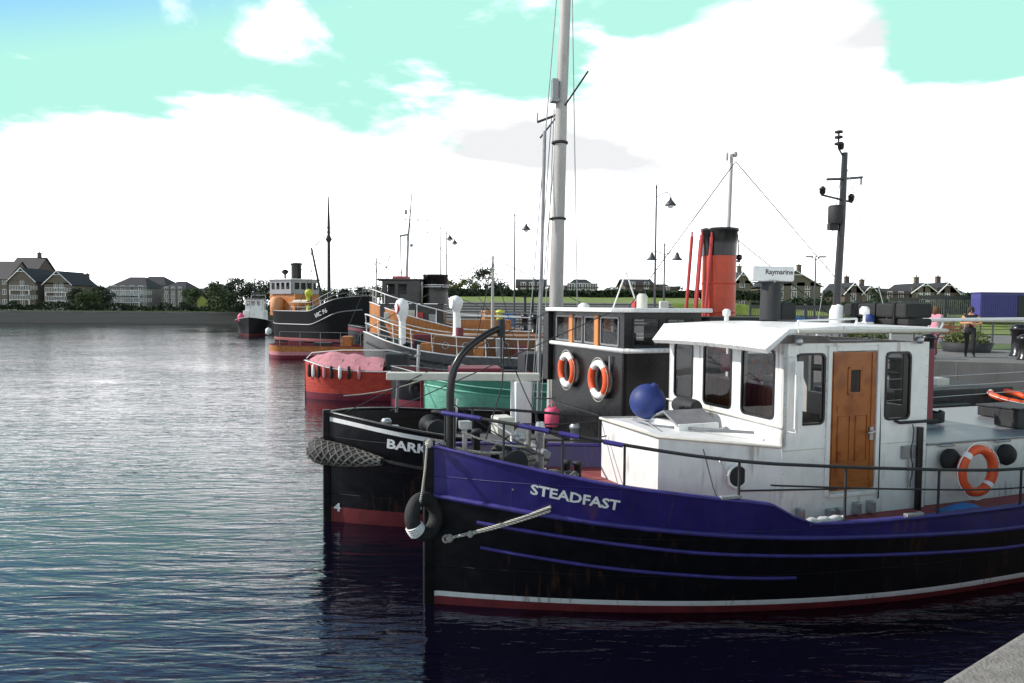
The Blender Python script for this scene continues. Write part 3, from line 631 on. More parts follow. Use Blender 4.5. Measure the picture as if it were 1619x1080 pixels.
# anchor davit over the bow
b = MB(); dv = [(.22, -.13, 1.7), (.22, -.13, 2.7), (.235, -.13, 2.88), (.27, -.13, 3.02), (.34, -.13, 3.15), (.44, -.13, 3.26), (.57, -.12, 3.36), (.72, -.11, 3.45), (.90, -.10, 3.53)]
b.tube(dv, [.052] * 4 + [.05 - .002 * i for i in range(len(dv) - 4)], 12); b.build('davit', blacks, st)
e_ = dv[-1]; b = MB(); b.lathe([(.05, -.12), (.055, 0), (.05, .1)], 12, e_); b.tube([e_, (e_[0], e_[1], e_[2] - .45)], .012, 6); b.tube([(e_[0] + .05, e_[1], e_[2]), (e_[0] + .02, e_[1], e_[2] - .75), (.75, .1, 2.0)], .009, 6); b.build('davit_tackle', greyd, st)
# windlass, bitts and clutter on the foredeck
def bitt(parent, a, y, z, h=.45, r=.07):
    b = MB(); b.lathe([(r, 0), (r, h * .8), (r * 1.25, h * .82), (r * 1.25, h * .92), (r * .9, h)], 16, (a, y, z)); return b.build('bitt', galv, parent)
bitt(st, 1.35, -.35, 1.42, .9, .055); bitt(st, 1.35, .35, 1.42, .62, .055)
b = MB(); b.tube([(1.35, -.6, 1.95), (1.35, .6, 1.95)], .05, 12); b.tube([(.95, -.5, 2.18), (1.0, .7, 2.2)], .018, 8); b.build('cross_bar', greym, st)
b = MB(); b.lathe([(.16, -.3), (.16, -.26), (.09, -.22), (.09, .22), (.16, .26), (.16, .3)], 18, (1.05, 0, 1.8), Matrix.Rotation(R(90), 3, 'X')); b.box(.9, 1.2, -.2, .2, 1.5, 1.68); b.lathe([(.1, -.42), (.06, -.36), (.06, -.3)], 14, (1.05, 0, 1.8), Matrix.Rotation(R(90), 3, 'X')); b.build('windlass', greyd, st)
b = MB()
for i in range(9): torus(b, .035, .011, (1.2 + .06 * i, .15 + .02 * i, 1.75 - .025 * i), Matrix.Rotation(R(90 * (i % 2)), 3, 'X'), 12, 6)
b.build('anchor_chain', galv, st)
b = MB(); b.tube([(.42, -.1, 1.72), (.42, -.1, 2.3)], .03, 10); b.box(.35, .49, -.18, -.04, 2.24, 2.34); b.tube([(.3, .05, 1.75), (.38, .1, 2.6)], .016, 8); b.build('bow_post', galv, st, bevel=.005)
b = MB(); b.box(.98, 1.22, .25, .55, 2.05, 2.3); b.build('winch_box', cream, st, bevel=.02)
# coils and knots of rope, top-level things lying on deck
def coil(label, loc, r, turns, rr, m, group=None, mess=.02, name='rope_coil'):
    b = MB(); pts = []
    for i in range(int(turns * 20)):
        A = 2 * math.pi * i / 20; q = r * (1 - .25 * (i % 57) / 57); pts.append((q * math.cos(A) + rnd.uniform(-mess, mess), q * math.sin(A) * .8 + rnd.uniform(-mess, mess), rr + i / 20 * rr * .8 + rnd.uniform(-mess, mess) * .5))
    b.tube(pts, rr, 7); o = b.build(name, m); o.location = loc; return tag(o, label, 'rope', group)
coil('tangled grey rope heap just inside the blue bulwark above the STEADFAST lettering', ST.w(1.45, -.72, 1.60), .24, 5, .026, roped, mess=.04)
coil('grey rope coil around the bow post of the blue tug', ST.w(.5, -.12, 1.66), .17, 8, .026, roped, mess=.03)
coil('pale rope bundle over the cross bar behind the blue bow', ST.w(1.5, .35, 1.62), .20, 6, .024, rope, mess=.05)
coil('small rope heap at the foot of the windlass on the blue tug', ST.w(.95, -.55, 1.55), .16, 6, .022, roped, mess=.05)
# ball fender on the trunk
b = MB(); rr = .262; b.lathe([(rr * math.sin(R(i * 12)) + .004, -rr * math.cos(R(i * 12))) for i in range(15)] + [(.05, rr * .98), (.05, rr * 1.12), (.02, rr * 1.14)], 28)
bo = b.build('ball_fender', ballb); bo.location = ST.w(3.36, .40, 2.14 + .27); bo.rotation_euler = (R(15), R(20), 0); tag(bo, 'round dark blue ball fender resting on the white cabin top', 'fender')
# blue bucket-shaped tarpaulin and white float on the side deck
b = MB(); n = 14; vs = []
for i in range(n):
    for j in range(7): vs.append((i * .055, j * .05 - .15, .10 * math.sin(math.pi * i / (n - 1)) * math.sin(math.pi * j / 6) + rnd.uniform(0, .02)))
b.add(vs, [(i * 7 + j, (i + 1) * 7 + j, (i + 1) * 7 + j + 1, i * 7 + j + 1) for i in range(n - 1) for j in range(6)], True)
o = b.build('tarpaulin', tarpb); o.location = ST.w(6.75, -1.72, 1.02); o.rotation_euler = (0, 0, ST.th); sm = o.modifiers.new('s', 'SOLIDIFY'); sm.thickness = .01
tag(o, 'crumpled bright blue sheet on the side deck below the orange lifebuoy', 'tarpaulin')
# mast on the wheelhouse roof
mx_, my_ = 6.45, 0.0
b = MB(); b.tube([(mx_, 0, 3.56), (mx_, 0, 3.75), (mx_ + .03, 0, 3.85)], [.10, .10, .08], 14); b.build('mast_step', white, st)
b = MB(); b.tube([(mx_, 0, 3.8), (mx_ + .06, 0, 5.2), (mx_ + .08, 0, 6.2)], [.062, .055, .045], 12); mast = b.build('mast', blacks, st)
b = MB(); b.tube([(mx_ - .38, -.14, 5.74), (mx_ + .08, 0, 5.8), (mx_ + .58, .14, 5.88)], .02, 8); b.tube([(mx_ + .56, .14, 5.88), (mx_ + .56, .14, 5.76)], .014, 6); b.tube([(mx_ - .40, -.05, 5.52), (mx_ + .25, 0, 5.45)], .016, 8); b.build('crosstree', blacks, mast)
b = MB(); b.lathe([(.10, 0), (.115, .02), (.115, .26), (.10, .28)], 16, (mx_ - .08, -.02, 5.1)); b.box(mx_ - .2, mx_ - .04, -.03, .03, 5.0, 5.1); b.build('radar_reflector', greyd, mast)
for (x, y, z) in ((mx_ - .38, -.05, 5.53), (mx_ + .23, .0, 5.46), (mx_ + .0, .0, 6.24)):
    b = MB(); b.lathe([(.03, 0), (.045, .02), (.045, .07), (.055, .08), (.02, .12)], 12, (x, y, z)); b.build('masthead_light', blacks, mast)
b = MB(); b.tube([(mx_ + .08, 0, 6.1), (mx_ - .05, 0, 6.26), (mx_ - .05, 0, 6.5)], .014, 6)
for z in (6.3, 6.4, 6.48): b.lathe([(.02, 0), (.06, .01), (.06, .04), (.02, .05)], 10, (mx_ - .05, 0, z))
b.build('aerial_stack', greyd, mast)
for y in (-.5, .5):
    b = MB(); b.tube([(mx_ + .07, y * .02, 6.1), (mx_ + .3, y * 1.4, 3.6)], .006, 5, False); b.build('stay', galv, mast)
# boom stowed aft
b = MB(); b.tube([(7.25, .35, 3.60), (12.5, .9, 3.62)], .035, 10); b.tube([(7.2, .35, 3.6), (7.28, .35, 3.6)], .055, 10); b.tube([(12.3, .88, 1.0), (12.3, .88, 3.6)], .03, 8); b.build('boom', white, st)
# radar scanner
rd = thing('radar_scanner', 'white open-array radar scanner with Raymarine lettering on a grey roof pedestal', 'radar', ST.w(5.30, .12, 3.62), ST.th)
b = MB(); b.lathe([(.16, 0), (.15, .5), (.13, .56)], 20, (0, 0, 0)); b.build('pedestal', greyd, rd)
b = MB(); b.box(.1, .36, -.14, .14, 0, .26); b.build('gearbox', rubber, rd, bevel=.015)
RT = Matrix.Translation((0, 0, .68)) @ Matrix.Rotation(R(-12), 4, 'Z')
b = MB(); b.box(-.34, .34, -.07, .07, -.10, .13, RT); b.build('array', white, rd, bevel=.03, seg=3)
b = MB(); b.box(-.28, .28, -.05, .05, -.13, -.11, RT); b.build('array_base', greyd, rd)
lettering(rd, 'Raymarine', .105, lambda x, y: tuple(RT @ Vector((-.13 + x, -.0725, -.02 + y))), blacks, .02, width=.44)
# roof locker at the after end
lk = thing('life_raft_pack', 'black box-shaped pack lashed at the after end of the white wheelhouse roof', 'life raft', ST.w(6.78, -.72, 3.56), ST.th)
b = MB(); b.box(-.05, .42, -.35, .85, .0, .10); b.box(-.08, .44, -.33, .83, .11, .32); b.build('pack', rubber, lk, bevel=.03)
b = MB()
for y in (-.15, .2, .55): b.box(-.1, .46, y, y + .04, -.005, .335)
b.build('strap', blacks, lk, bevel=.005)
o = MB(); o.lathe([(.05, 0), (.07, .02), (.07, .08), (.03, .12)], 14); o = o.build('roof_lamp', ballb); o.location = ST.w(6.6, -.5, 3.6); tag(o, 'small blue lamp dome beside the black roof pack', 'lamp')
# mooring ropes and tyre at the bow
b = MB()
for k in range(2):
    b.tube([ST.side(1.25 + (.20 - 1.25) * i / 16, 1.34 + .05 * k + (.88 - 1.34) * i / 16 - (.05 * k) * i / 16 - .03 * math.sin(math.pi * i / 16), .03) for i in range(17)], .018, 8)
b.lathe([(.02, -.04), (.055, 0), (.02, .04)], 10, ST.side(.42, .96, .05)); b.lathe([(.02, -.05), (.05, -.03), (.05, .03), (.02, .05)], 12, ST.side(.20, .88, .04), Matrix.Rotation(R(90), 3, 'X'))
torus(b, .04, .016, ST.side(.16, .87, .05), Matrix.Rotation(R(80), 3, 'X'), 14, 8)
o = b.build('mooring_rope', rope); o.matrix_world = ST.M; tag(o, 'doubled white rope running down along the blue bow below the lettering', 'rope')
b = MB(); b.tube([(-.08, -.14, 2.06), (-.12, -.22, 1.8), (-.17, -.26, 1.5), (-.2, -.26, 1.35)], .014, 8); b.lathe([(.012, -.04), (.03, 0), (.012, .04)], 10, (-.2, -.26, 1.32)); b.lathe([(.02, -.05), (.05, -.02), (.05, .02), (.02, .05)], 12, (-.05, -.12, 2.08))
o = b.build('fender_line', rope); o.matrix_world = ST.M; tag(o, 'thin white line from the blue bow rail down to the tyre', 'rope')
TYS = .9
ty = thing('tyre_fender', 'large black tyre hung at the stem of the blue tug, its sunlit tread put in as white rings', 'tyre', ST.w(-.12, -.16, 1.18), ST.th)
b = MB(); T = Matrix.Rotation(R(-55), 3, 'Z') @ Matrix.Rotation(R(78), 3, 'Y'); torus(b, .235, .105, T=T, n=36, k=14); b.build('tyre', rubber, ty)
b = MB()
for k in range(5): torus(b, .1095, .014, T @ Vector((.235 * math.cos(R(290 + 5.5 * k)), .235 * math.sin(R(290 + 5.5 * k)), 0)), T @ Matrix.Rotation(R(290 + 5.5 * k), 3, 'Z') @ Matrix.Rotation(R(90), 3, 'X'), 20, 6)  # white rings imitate sunlight on the ribbed tread, painted as their own colour
b.build('lit_tread_ribs', lwhite, ty); ty.scale = (TYS, TYS, TYS)

# ============================================================ TUG BARKING
BK = Vessel((-3.22, 12.65), 20, 18.5, 1.95, 2.1, 5.2, 3.4, 2.1, 2.5,
            [(0, 1.93), (.8, 1.80), (2.4, 1.58), (5, 1.38), (10, 1.25), (18.5, 1.5)], .42, stern=(4.0, .6), topz=1.8)
bk = thing('black_tug', 'black tug lying behind the blue one, with a dark wheelhouse and red boot-topping', 'tug', (BK.x0, BK.y0, 0), BK.th)
wl = lambda a: BK.sheer(a) - .13
BK.hull(([black, white, antifoul], [(c0(-.9), c0(.27), 2, 3), (c0(.27), wl, 0, 8), (wl, lambda a: wl(a) + .075, 1, 1), (lambda a: wl(a) + .075, BK.sheer, 0, 1)]), bk, inner=black, cap=blacks, deckm=deckg)
BK.strake(lambda a: BK.sheer(a) - .62, .1, 18.2, .05, black, bk)
b = MB(); b.box(-.08, .05, -.06, .06, -.8, 1.97); b.build('stem_post', black, bk, bevel=.02)
lettering(bk, 'BARKING', .22, lambda x, y: BK.side(.86 + x, 1.42 - x * .10 + y, .012), lwhite, .035, width=1.0)
lettering(bk, '4', .2, lambda x, y: BK.side(.09 + x * 1.0, .19 + y, .014), lwhite, .03, name='draught_mark')
BK.line(lambda a: BK.sheer(a) + .34, 4.5, 17, .015, greym, bk, 'hand_rail', wrap=False)
# bow pudding fender
pf = thing('bow_fender', 'thick woven grey rope fender wrapped round the black bow', 'fender', BK.w(0, 0, 0), BK.th)
b = MB(); pts = []; rs = []
for i in range(31):
    t = (i - 15) / 15; a = abs(t) ** 1.3 * .78; sg = 1 if t > 0 else -1; pts.append((a - .16 * (1 - abs(t)), sg * (BK.hb(a, 1.3) + .11 if abs(t) > .1 else abs(t) * 1.5), 1.26 - .08 * a)); rs.append(.20 * (1 - .75 * abs(t) ** 2.2))
b.tube(pts, rs, 16); b.build('core', greyd, pf)
b = MB()
for k in range(7):
    for sgn in (1, -1):
        q = []
        for i in range(31):
            A = sgn * i * .55 + k * 2 * math.pi / 7; t_a = Vector(pts[min(i + 1, 30)]) - Vector(pts[max(i - 1, 0)]); t_a.normalize(); nx = t_a.cross(Vector((0, 0, 1))).normalized(); ny = t_a.cross(nx)
            q.append(Vector(pts[i]) + (nx * math.cos(A) + ny * math.sin(A)) * (rs[i] + .004))
        b.tube(q, .017, 5)
b.build('netting', roped, pf)
# deckhouse + wheelhouse
def Bx(x0, x1, y0, y1, z0, z1, name, m, bev=.015): b = MB(); b.box(x0, x1, y0, y1, z0, z1); return b.build(name, m, bk, bevel=bev)
bx, bw, WL_ = 4.95, 1.6, 1.6
Bx(bx, 13.5, -bw, bw, .85, 1.75, 'deckhouse', blacks)
b = MB(); b.wall((bx, bw), (bx, -bw), 1.76, 3.03, [], .06); b.wall((bx, -bw), (bx + WL_, -bw), 1.76, 3.03, [], .06); b.wall((bx + WL_, -bw), (bx + WL_, bw), 1.76, 3.03, [], .06); b.wall((bx + WL_, bw), (bx, bw), 1.76, 3.03, [], .06); b.build('wheelhouse_base', blacks, bk)
b = MB(); b.tube([(bx - .03, bw + .03, 3.02), (bx - .03, -bw - .03, 3.02), (bx + WL_, -bw - .03, 3.02)], .045, 8); b.build('belt_moulding', white, bk)
bh = [(.22, .88, 3.10, 3.60), (1.12, 1.5, 3.10, 3.60), (1.62, 2.05, 3.10, 3.60), (2.3, 3.0, 3.10, 3.60)]
b = MB(); b.wall((bx, bw), (bx, -bw), 3.031, 3.70, bh, .06); bf = b.build('wheelhouse_front', blacks, bk)
for (u0, u1, z0, z1) in bh: window(bf, (bx, bw), (0, -1), u0, u1, z0, z1, greym, r=.03)
for u in (1.0, 2.16):
    b = MB(); b.box(bx - .035, bx - .002, bw - u - .085, bw - u + .085, 3.06, 3.64); b.build('window_pillar', woodl, bf, bevel=.01)
bs = [(.12, .66, 3.10, 3.60), (.82, 1.36, 3.10, 3.60)]
b = MB(); b.wall((bx + .061, -bw), (bx + WL_, -bw), 3.031, 3.70, bs, .06); bsd = b.build('wheelhouse_side', blacks, bk)
for (u0, u1, z0, z1) in bs: window(bsd, (bx + .061, -bw), (1, 0), u0, u1, z0, z1, greyd, r=.03)
b = MB(); b.wall((bx + WL_, bw), (bx + .061, bw), 3.031, 3.70, bs, .06); b.wall((bx + WL_, -bw + .061), (bx + WL_, bw - .061), 3.031, 3.7, [(.4, 1.2, 3.1, 3.6), (1.9, 2.7, 3.1, 3.6)], .06); b.build('wheelhouse_rear', blacks, bk)
b = MB(); b.box(bx + .1, bx + 1.5, -bw + .1, bw - .1, 3.0, 3.03); b.box(bx + .4, bx + .7, -.8, .5, 3.03, 3.3); b.build('wheelhouse_floor', interior, bk)
b = MB(); b.prism([(bx - .22, -bw + .1), (bx + .1, -bw - .14), (bx + WL_ + .15, -bw - .14), (bx + WL_ + .15, bw + .14), (bx + .1, bw + .14), (bx - .22, bw - .1)], 3.702, 3.78); b.build('wheelhouse_roof', white, bk, bevel=.02)
Bx(bx + WL_ + .16, bx + 3.3, -bw - .02, bw + .02, 3.55, 3.62, 'canopy', greyd)
Bx(bx - .1, bx + .15, bw + .02, bw + .32, 2.2, 3.72, 'wing_screen', blacks)
Bx(bx + 1.9, bx + 4.6, -1.2, 1.2, 1.76, 2.9, 'engine_casing', blacks)
b = MB()
b.tube([(bx + 3.2, -bw + .1, 1.75), (bx + 3.2, -bw + .1, 3.55)], .025, 8)
b.build('canopy_post', greyd, bk)
for y, lb in ((.60, 'left one of the two red and white lifebuoys on the black wheelhouse front'), (-.83, 'right one of the two red and white lifebuoys on the black wheelhouse front')):
    lifebuoy(lb, BK.w(bx - .1, y, 2.50 if y > 0 else 2.44), BK.th - R(90), .74, 'mixed', group='lifebuoys on the black wheelhouse')
b = MB(); b.tube([(bx - .04, -1.15, 2.3), (bx - .04, -1.15, 2.9)], .02, 6); b.build('pipe', greym, bk)
# roof fittings
b = MB(); b.lathe([(.10, 0), (.10, .22), (.06, .27)], 14, (bx + .7, -1.0, 3.78)); b.build('roof_vent', cream, bk)
b = MB(); b.lathe([(.12, 0), (.12, .05), (.05, .1)], 14, (bx + .5, 1.1, 3.78)); b.build('searchlight', white, bk)
b = MB(); b.box(bx + .8, bx + .95, -.55, -.4, 3.785, 3.92); b.build('signal_lamp', red, bk, bevel=.02)
# funnel
fn = thing('funnel', 'tall red funnel with a black top standing behind the wheelhouses', 'funnel', BK.w(8.05, -.02, 0), BK.th)
b = MB(); b.lathe([(.36, 1.76), (.35, 2.0), (.345, 4.88)], 32); b.build('casing', orange, fn)
b = MB(); b.lathe([(.352, 4.882), (.355, 5.1), (.365, 5.38), (.39, 5.40), (.39, 5.45), (.31, 5.45), (.30, 5.2)], 32); b.build('black_top', blacks, fn)
b = MB(); torus(b, .352, .012, (0, 0, 4.3)); torus(b, .36, .014, (0, 0, 3.7)); b.build('hoop', orange, fn)
for i, (dx_, dy_, zt) in enumerate(((-.42, .10, 5.22), (-.50, -.06, 5.30), (-.36, -.20, 5.25), (-.62, .12, 5.28))):
    b = MB(); b.tube([(dx_ - .12, dy_, 3.3), (dx_ + .02, dy_, zt)], .036, 10); b.tube([(dx_ + .02, dy_, zt), (dx_ + .022, dy_, zt + .1)], .02, 8); b.build('steam_pipe', red, fn)
b = MB(); b.lathe([(.03, 0), (.06, .03), (.06, .1), (.03, .12)], 12, (.43, -.1, 4.8)); b.box(.34, .45, -.12, -.08, 4.76, 4.8); b.tube([(.42, -.1, 4.85), (.38, -.1, 5.35)], .012, 6); b.tube([(.42, -.1, 4.76), (.55, -.1, 4.2), (.3, -.1, 4.2)], .008, 6); b.build('whistle', blacks, fn)
b = MB(); b.tube([(0, 0, 1.76), (.05, 0, 4.0), (.12, 0, 7.2)], [.06, .055, .035], 12, ); b.tube([(.12, -.12, 7.1), (.12, .12, 7.15)], .015, 6); b.lathe([(.02, 0), (.05, .02), (.05, .1), (.02, .12)], 10, (.2, .0, 7.13)); b.lathe([(.02, 0), (.03, .02), (.03, .16), (.02, .18)], 10, (.02, .0, 7.05))
o = b.build('signal_mast', mastp); o.location = BK.w(8.7, .7, 0); tag(o, 'slim grey mast rising behind the red funnel', 'mast')
# white T-frame on the foredeck
tf = thing('towing_gallows', 'white T-shaped timber frame on the black tug foredeck', 'gallows', BK.w(3.58, -.1, 1.0), BK.th)
b = MB(); b.box(-.16, .16, -.16, .16, 0, 1.38); b.build('post', white, tf, bevel=.015)
b = MB(); T = Matrix.Rotation(R(-20), 4, 'Z'); b.box(-2.55, .35, -.10, .10, 1.385, 1.53, T); b.build('beam', cream, tf, bevel=.015)
b = MB(); b.tube([(-2.2, .95, 0.75), (-2.2, .80, 1.38)], .03, 8); b.build('strut', greym, tf)
# foredeck clutter
b = MB(); b.lathe([(.2, -.35), (.2, -.3), (.12, -.27), (.12, .27), (.2, .3), (.2, .35)], 18, (1.9, 0, 1.55), Matrix.Rotation(R(90), 3, 'X')); b.box(1.7, 2.1, -.25, .25, 1.15, 1.4); b.build('windlass', greyd, bk)
for (a, y) in ((1.1, -.4), (1.1, .4), (4.2, -1.2), (4.2, 1.2)): bitt(bk, a, y, 1.2, .5, .08)
b = MB()
for i in range(10): b.tube([(2.3 + .28 * i, -1.1 + .02 * math.sin(i * 2), 1.15 + .03 * (i % 3)), (2.55 + .28 * i, -1.25, 1.2 + .03 * (i % 2))], .035, 6)
b.build('deck_pipe', greym, bk)
b = MB(); b.lathe([(.11, 0), (.14, .05), (.14, .32), (.09, .36)], 14); b.tube([(-.1, 0, .3), (0, 0, .5), (.1, 0, .3)], .012, 6); o = b.build('buoy', pinkp); o.location = BK.w(4.05, -.5, 1.55); tag(o, 'pink plastic float standing on the black tug foredeck beside the wheelhouse', 'buoy')
# stern gear
Bx(11.0, 11.35, -.6, -.2, 1.1, 2.5, 'tow_hook_post', blacks)
b = MB(); b.tube([(9.3, -1.2, 2.62), (11.6, -1.35, 2.45)], .07, 12); b.build('tow_beam', blacks, bk)
b = MB(); b.box(11.6, 11.95, -1.45, -1.15, 2.1, 2.72); b.tube([(11.75, -1.3, .9), (11.75, -1.3, 2.1)], .1, 10); b.box(11.5, 12.05, -1.5, -1.1, 2.722, 2.76); b.build('winch_head', rubber, bk, bevel=.02)
Bx(9.8, 15.5, -1.1, 1.1, 1.1, 2.0, 'after_casing', greyd, .03)
for i in range(5):
    b = MB(); b.box(10.2 + i * .9, 10.6 + i * .9, -.9 + .1 * i, -.5 + .1 * i, 2.0, 2.12 + .06 * (i % 3)); b.build('hatch', (greym, cream, galv)[i % 3], bk, bevel=.02)
l3 = lifebuoy('orange lifebuoy lying nearly flat on the black tug stern at the right edge', BK.w(15.0, -1.40, 1.82), BK.th, .95, 'orange', tilt=R(-76))
Bx(14.75, 15.3, -1.65, -1.15, 1.0, 1.7, 'deck_locker', greyd, .03)
for i in range(3):
    b = MB(); b.tube([(9.4, -1.75, 1.9 + .22 * i), (18, -1.2, 1.95 + .22 * i)], .009, 6); b.build('guard_wire', galv, bk)

# ============================================================ GREY TUG, ORANGE TUG AND SMALL BOATS BEYOND
def cowl(parent, x, y, z, h, r, m, face=R(200), name='cowl_ventilator', mm=None):
    b = MB(); dx, dy = math.cos(face), math.sin(face); b.lathe([(r * .62, 0), (r * .5, .06), (r * .48, h * .58)], 16, (x, y, z))
    pts = [(x + dx * r * q, y + dy * r * q, z + h * zz) for q, zz in ((0, .58), (0, .66), (.06, .76), (.10, .86), (.05, .95), (0, 1.0))]
    b.tube(pts, [r * .48, r * .66, r * .92, r * 1.0, r * .78, r * .2], 16); v = b.build(name, m, parent)
    b = MB(); T = Matrix.Rotation(face, 3, 'Z') @ Matrix.Rotation(R(90), 3, 'Y'); b.lathe([(r * .80, -r * .35), (r * .86, .0), (r * .70, .02), (r * .66, -.06)], 18, (x + dx * r * .85, y + dy * r * .85, z + h * .82), T); b.build('cowl_mouth', mm or m, v)
    return v
def tyres(ves, parent, spots, z, r=.28, sgn=-1):
    for a in spots:
        b = MB(); y = sgn * (ves.hb(a, z) + .1); torus(b, r, .09, (a, y, z), Matrix.Rotation(R(90), 3, 'X'), 18, 8); b.build('tyre', rubber, parent)
# green boat
GR = Vessel((-2.55, 20.8), 10, 7.5, 1.15, 1.35, 2.6, 2.0, 2.0, 2.4, [(0, 1.72), (2, 1.5), (4.5, 1.30), (7.5, 1.35)], .45, stern=(1.6, .5), topz=1.5)
gr = thing('green_boat', 'open boat with pale sea-green sides between the black tug and the grey one', 'boat', (GR.x0, GR.y0, 0), GR.th)
GR.hull(([green, greend, antifoul], [(c0(-.7), c0(.28), 2, 2), (c0(.28), lambda a: GR.sheer(a) - .16, 0, 6), (lambda a: GR.sheer(a) - .16, GR.sheer, 1, 1)]), gr, inner=greend, cap=green, deckm=deckg)
b = MB(); b.box(-.07, .06, -.05, .05, -.6, 1.76); b.build('stem_post', antifoul, gr, bevel=.01)
GR.strake(lambda a: GR.sheer(a) - .16, .05, 7.3, .03, green, gr)
for a in (1.6, 3.1, 4.7):
    b = MB(); b.box(a, a + .25, -GR.hb(a, 1.1) + .06, GR.hb(a, 1.1) - .06, 1.12, 1.17); b.build('thwart', wood, gr)
b = MB(); b.box(5.2, 6.6, -.7, .7, 1.0, 1.75); b.build('engine_box', cream, gr, bevel=.03)
o = MB(); o.tube([(0, 0, 0), (.15, 0, .5), (.3, .05, 1.1)], .045, 8); o = o.build('mooring_stick', maroon); o.location = GR.w(2.55, -1.25, .9); tag(o, 'thin reddish stake leaning against the sea-green boat side', 'stake')
# grey tug
GY = Vessel((-7.6, 37.2), 4, 19, 2.2, 2.5, 5.5, 3.6, 2.0, 2.4, [(0, 2.45), (1.2, 2.05), (2.8, 1.6), (4.8, 1.32), (8, 1.22), (19, 1.4)], .5, stern=(4, .6), topz=2.0)
gy = thing('grey_tug', 'grey hulled tug with white rails and a high bow, behind the green boat', 'tug', (GY.x0, GY.y0, 0), GY.th)
GY.hull(([greyh, black, antifoul], [(c0(-.9), c0(.18), 2, 2), (c0(.18), c0(.42), 1, 1), (c0(.42), GY.sheer, 0, 7)]), gy, inner=greyh, cap=white, deckm=deckg, capw=.12, caph=.06)
GY.strake(lambda a: GY.sheer(a) - .45, .2, 18.5, .06, greyd, gy)
GY.line(lambda a: GY.sheer(a) + .95, .1, 18, .03, white, gy, 'hand_rail', inset=.05)
GY.line(lambda a: GY.sheer(a) + .5, .1, 18, .02, white, gy, 'middle_rail', inset=.05)
for a in (.2, .9, 1.7, 2.6, 3.6, 4.8, 6.2, 7.8, 9.4, 11.2, 13):
    b = MB(); y = GY.hb(a, GY.sheer(a)) - .05; b.tube([(a, -y, GY.sheer(a)), (a - .06, -y, GY.sheer(a) + .95)], .025, 6); b.build('stanchion', white, gy)
lettering(gy, '2', .42, lambda x, y: GY.side(1.4 + x, 1.12 + y, .02), lwhite, .02)
lettering(gy, 'D', .50, lambda x, y: GY.side(4.9 + x, .62 + y, .02), lwhite, .02)
tyres(GY, gy, (2.9, 8.6), .6)
b = MB(); b.box(3.6, 9.5, -1.2, 1.2, .9, 2.3); b.build('deckhouse', mat('brown_paint', (.22, .085, .03), .55, dirt=.4), gy, bevel=.05)
for a in (4.2, 5.2, 6.2, 7.2): 
    b = MB(); T = Matrix.Rotation(R(90), 3, 'X'); torus(b, .16, .03, (a, -1.22, 1.8), T, 16, 6); b.build('porthole', galv, gy)
cowl(gy, 2.0, -.4, 1.4, 2.75, .36, lwhite, mm=red); cowl(gy, 4.75, -.9, 2.3, 2.0, .36, lwhite)
b = MB(); b.lathe([(.25, -.6), (.25, -.5), (.15, -.45), (.15, .45), (.25, .5), (.25, .6)], 16, (2.9, 0, 1.9), Matrix.Rotation(R(90), 3, 'X')); b.build('windlass', greyd, gy)
b = MB(); b.box(2.5, 3.4, .2, .9, 1.3, 2.3); b.build('locker', maroon, gy, bevel=.03)
b = MB(); b.tube([(4.9, -1.0, 2.3), (4.9, -1.0, 2.7)], .2, 12); b.build('drum', maroon, gy)

# low dark barge that carries the tall mast
BG = Vessel((-1.42, 17.3), 14, 12, 1.3, 1.45, 2.5, 1.8, 2.0, 2.4, [(0, 1.1), (2, .95), (12, 1.0)], .3, stern=(2, .5), topz=1.1)
bg_ = thing('sailing_barge', 'low dark barge hidden behind the black tug, carrying the very tall thick grey mast', 'barge', (BG.x0, BG.y0, 0), BG.th)
BG.hull(([black, antifoul], [(c0(-.7), c0(.1), 1, 2), (c0(.1), BG.sheer, 0, 4)]), bg_, inner=black, cap=greyd, deckm=deckg)
b = MB(); b.tube([(2.45, -.3, .7), (2.49, -.32, 5), (2.55, -.35, 8.6), (2.62, -.4, 11.4), (2.75, -.45, 16)], [.19, .165, .14, .125, .08], 18); mt = b.build('mast', mastp, bg_)
b = MB(); b.tube([(2.35, .75, 8.05), (2.55, -.30, 8.45), (2.85, -1.35, 9.1)], .022, 6); b.tube([(2.1, .15, 8.28), (2.52, -.25, 8.4)], .03, 6); b.tube([(2.1, .15, 8.28), (2.1, .15, 8.5)], .012, 5); b.build('yard', greyd, mt)
b = MB(); b.box(2.28, 2.42, -.52, -.35, 8.7, 9.15); b.box(2.26, 2.44, -.54, -.33, 8.62, 8.69); b.build('lamp_box', greym, mt)
b = MB(); torus(b, .175, .03, (2.50, -.32, 5.9)); b.build('mast_band', greyd, mt)
b = MB(); torus(b, .165, .035, (2.52, -.34, 7.7)); b.build('mast_band', greyd, mt)
for (x, y, xt, yt, zt) in ((1.85, -.3, 2.35, -.2, 8.3), (2.0, -.7, 2.4, -.25, 8.5), (1.75, .1, 2.45, -.3, 11.5), (2.9, -.9, 2.7, -.5, 12.5), (2.2, .8, 2.5, -.2, 8.2)):
    b = MB(); b.tube([(x, y, .9), (xt, yt, zt)], .013, 5, False); b.build('shroud', greym, mt)
b = MB(); b.tube([(2.10, -.12, 1), (2.2, -.15, 8.0)], .045, 8); b.build('topping_pole', greym, mt)
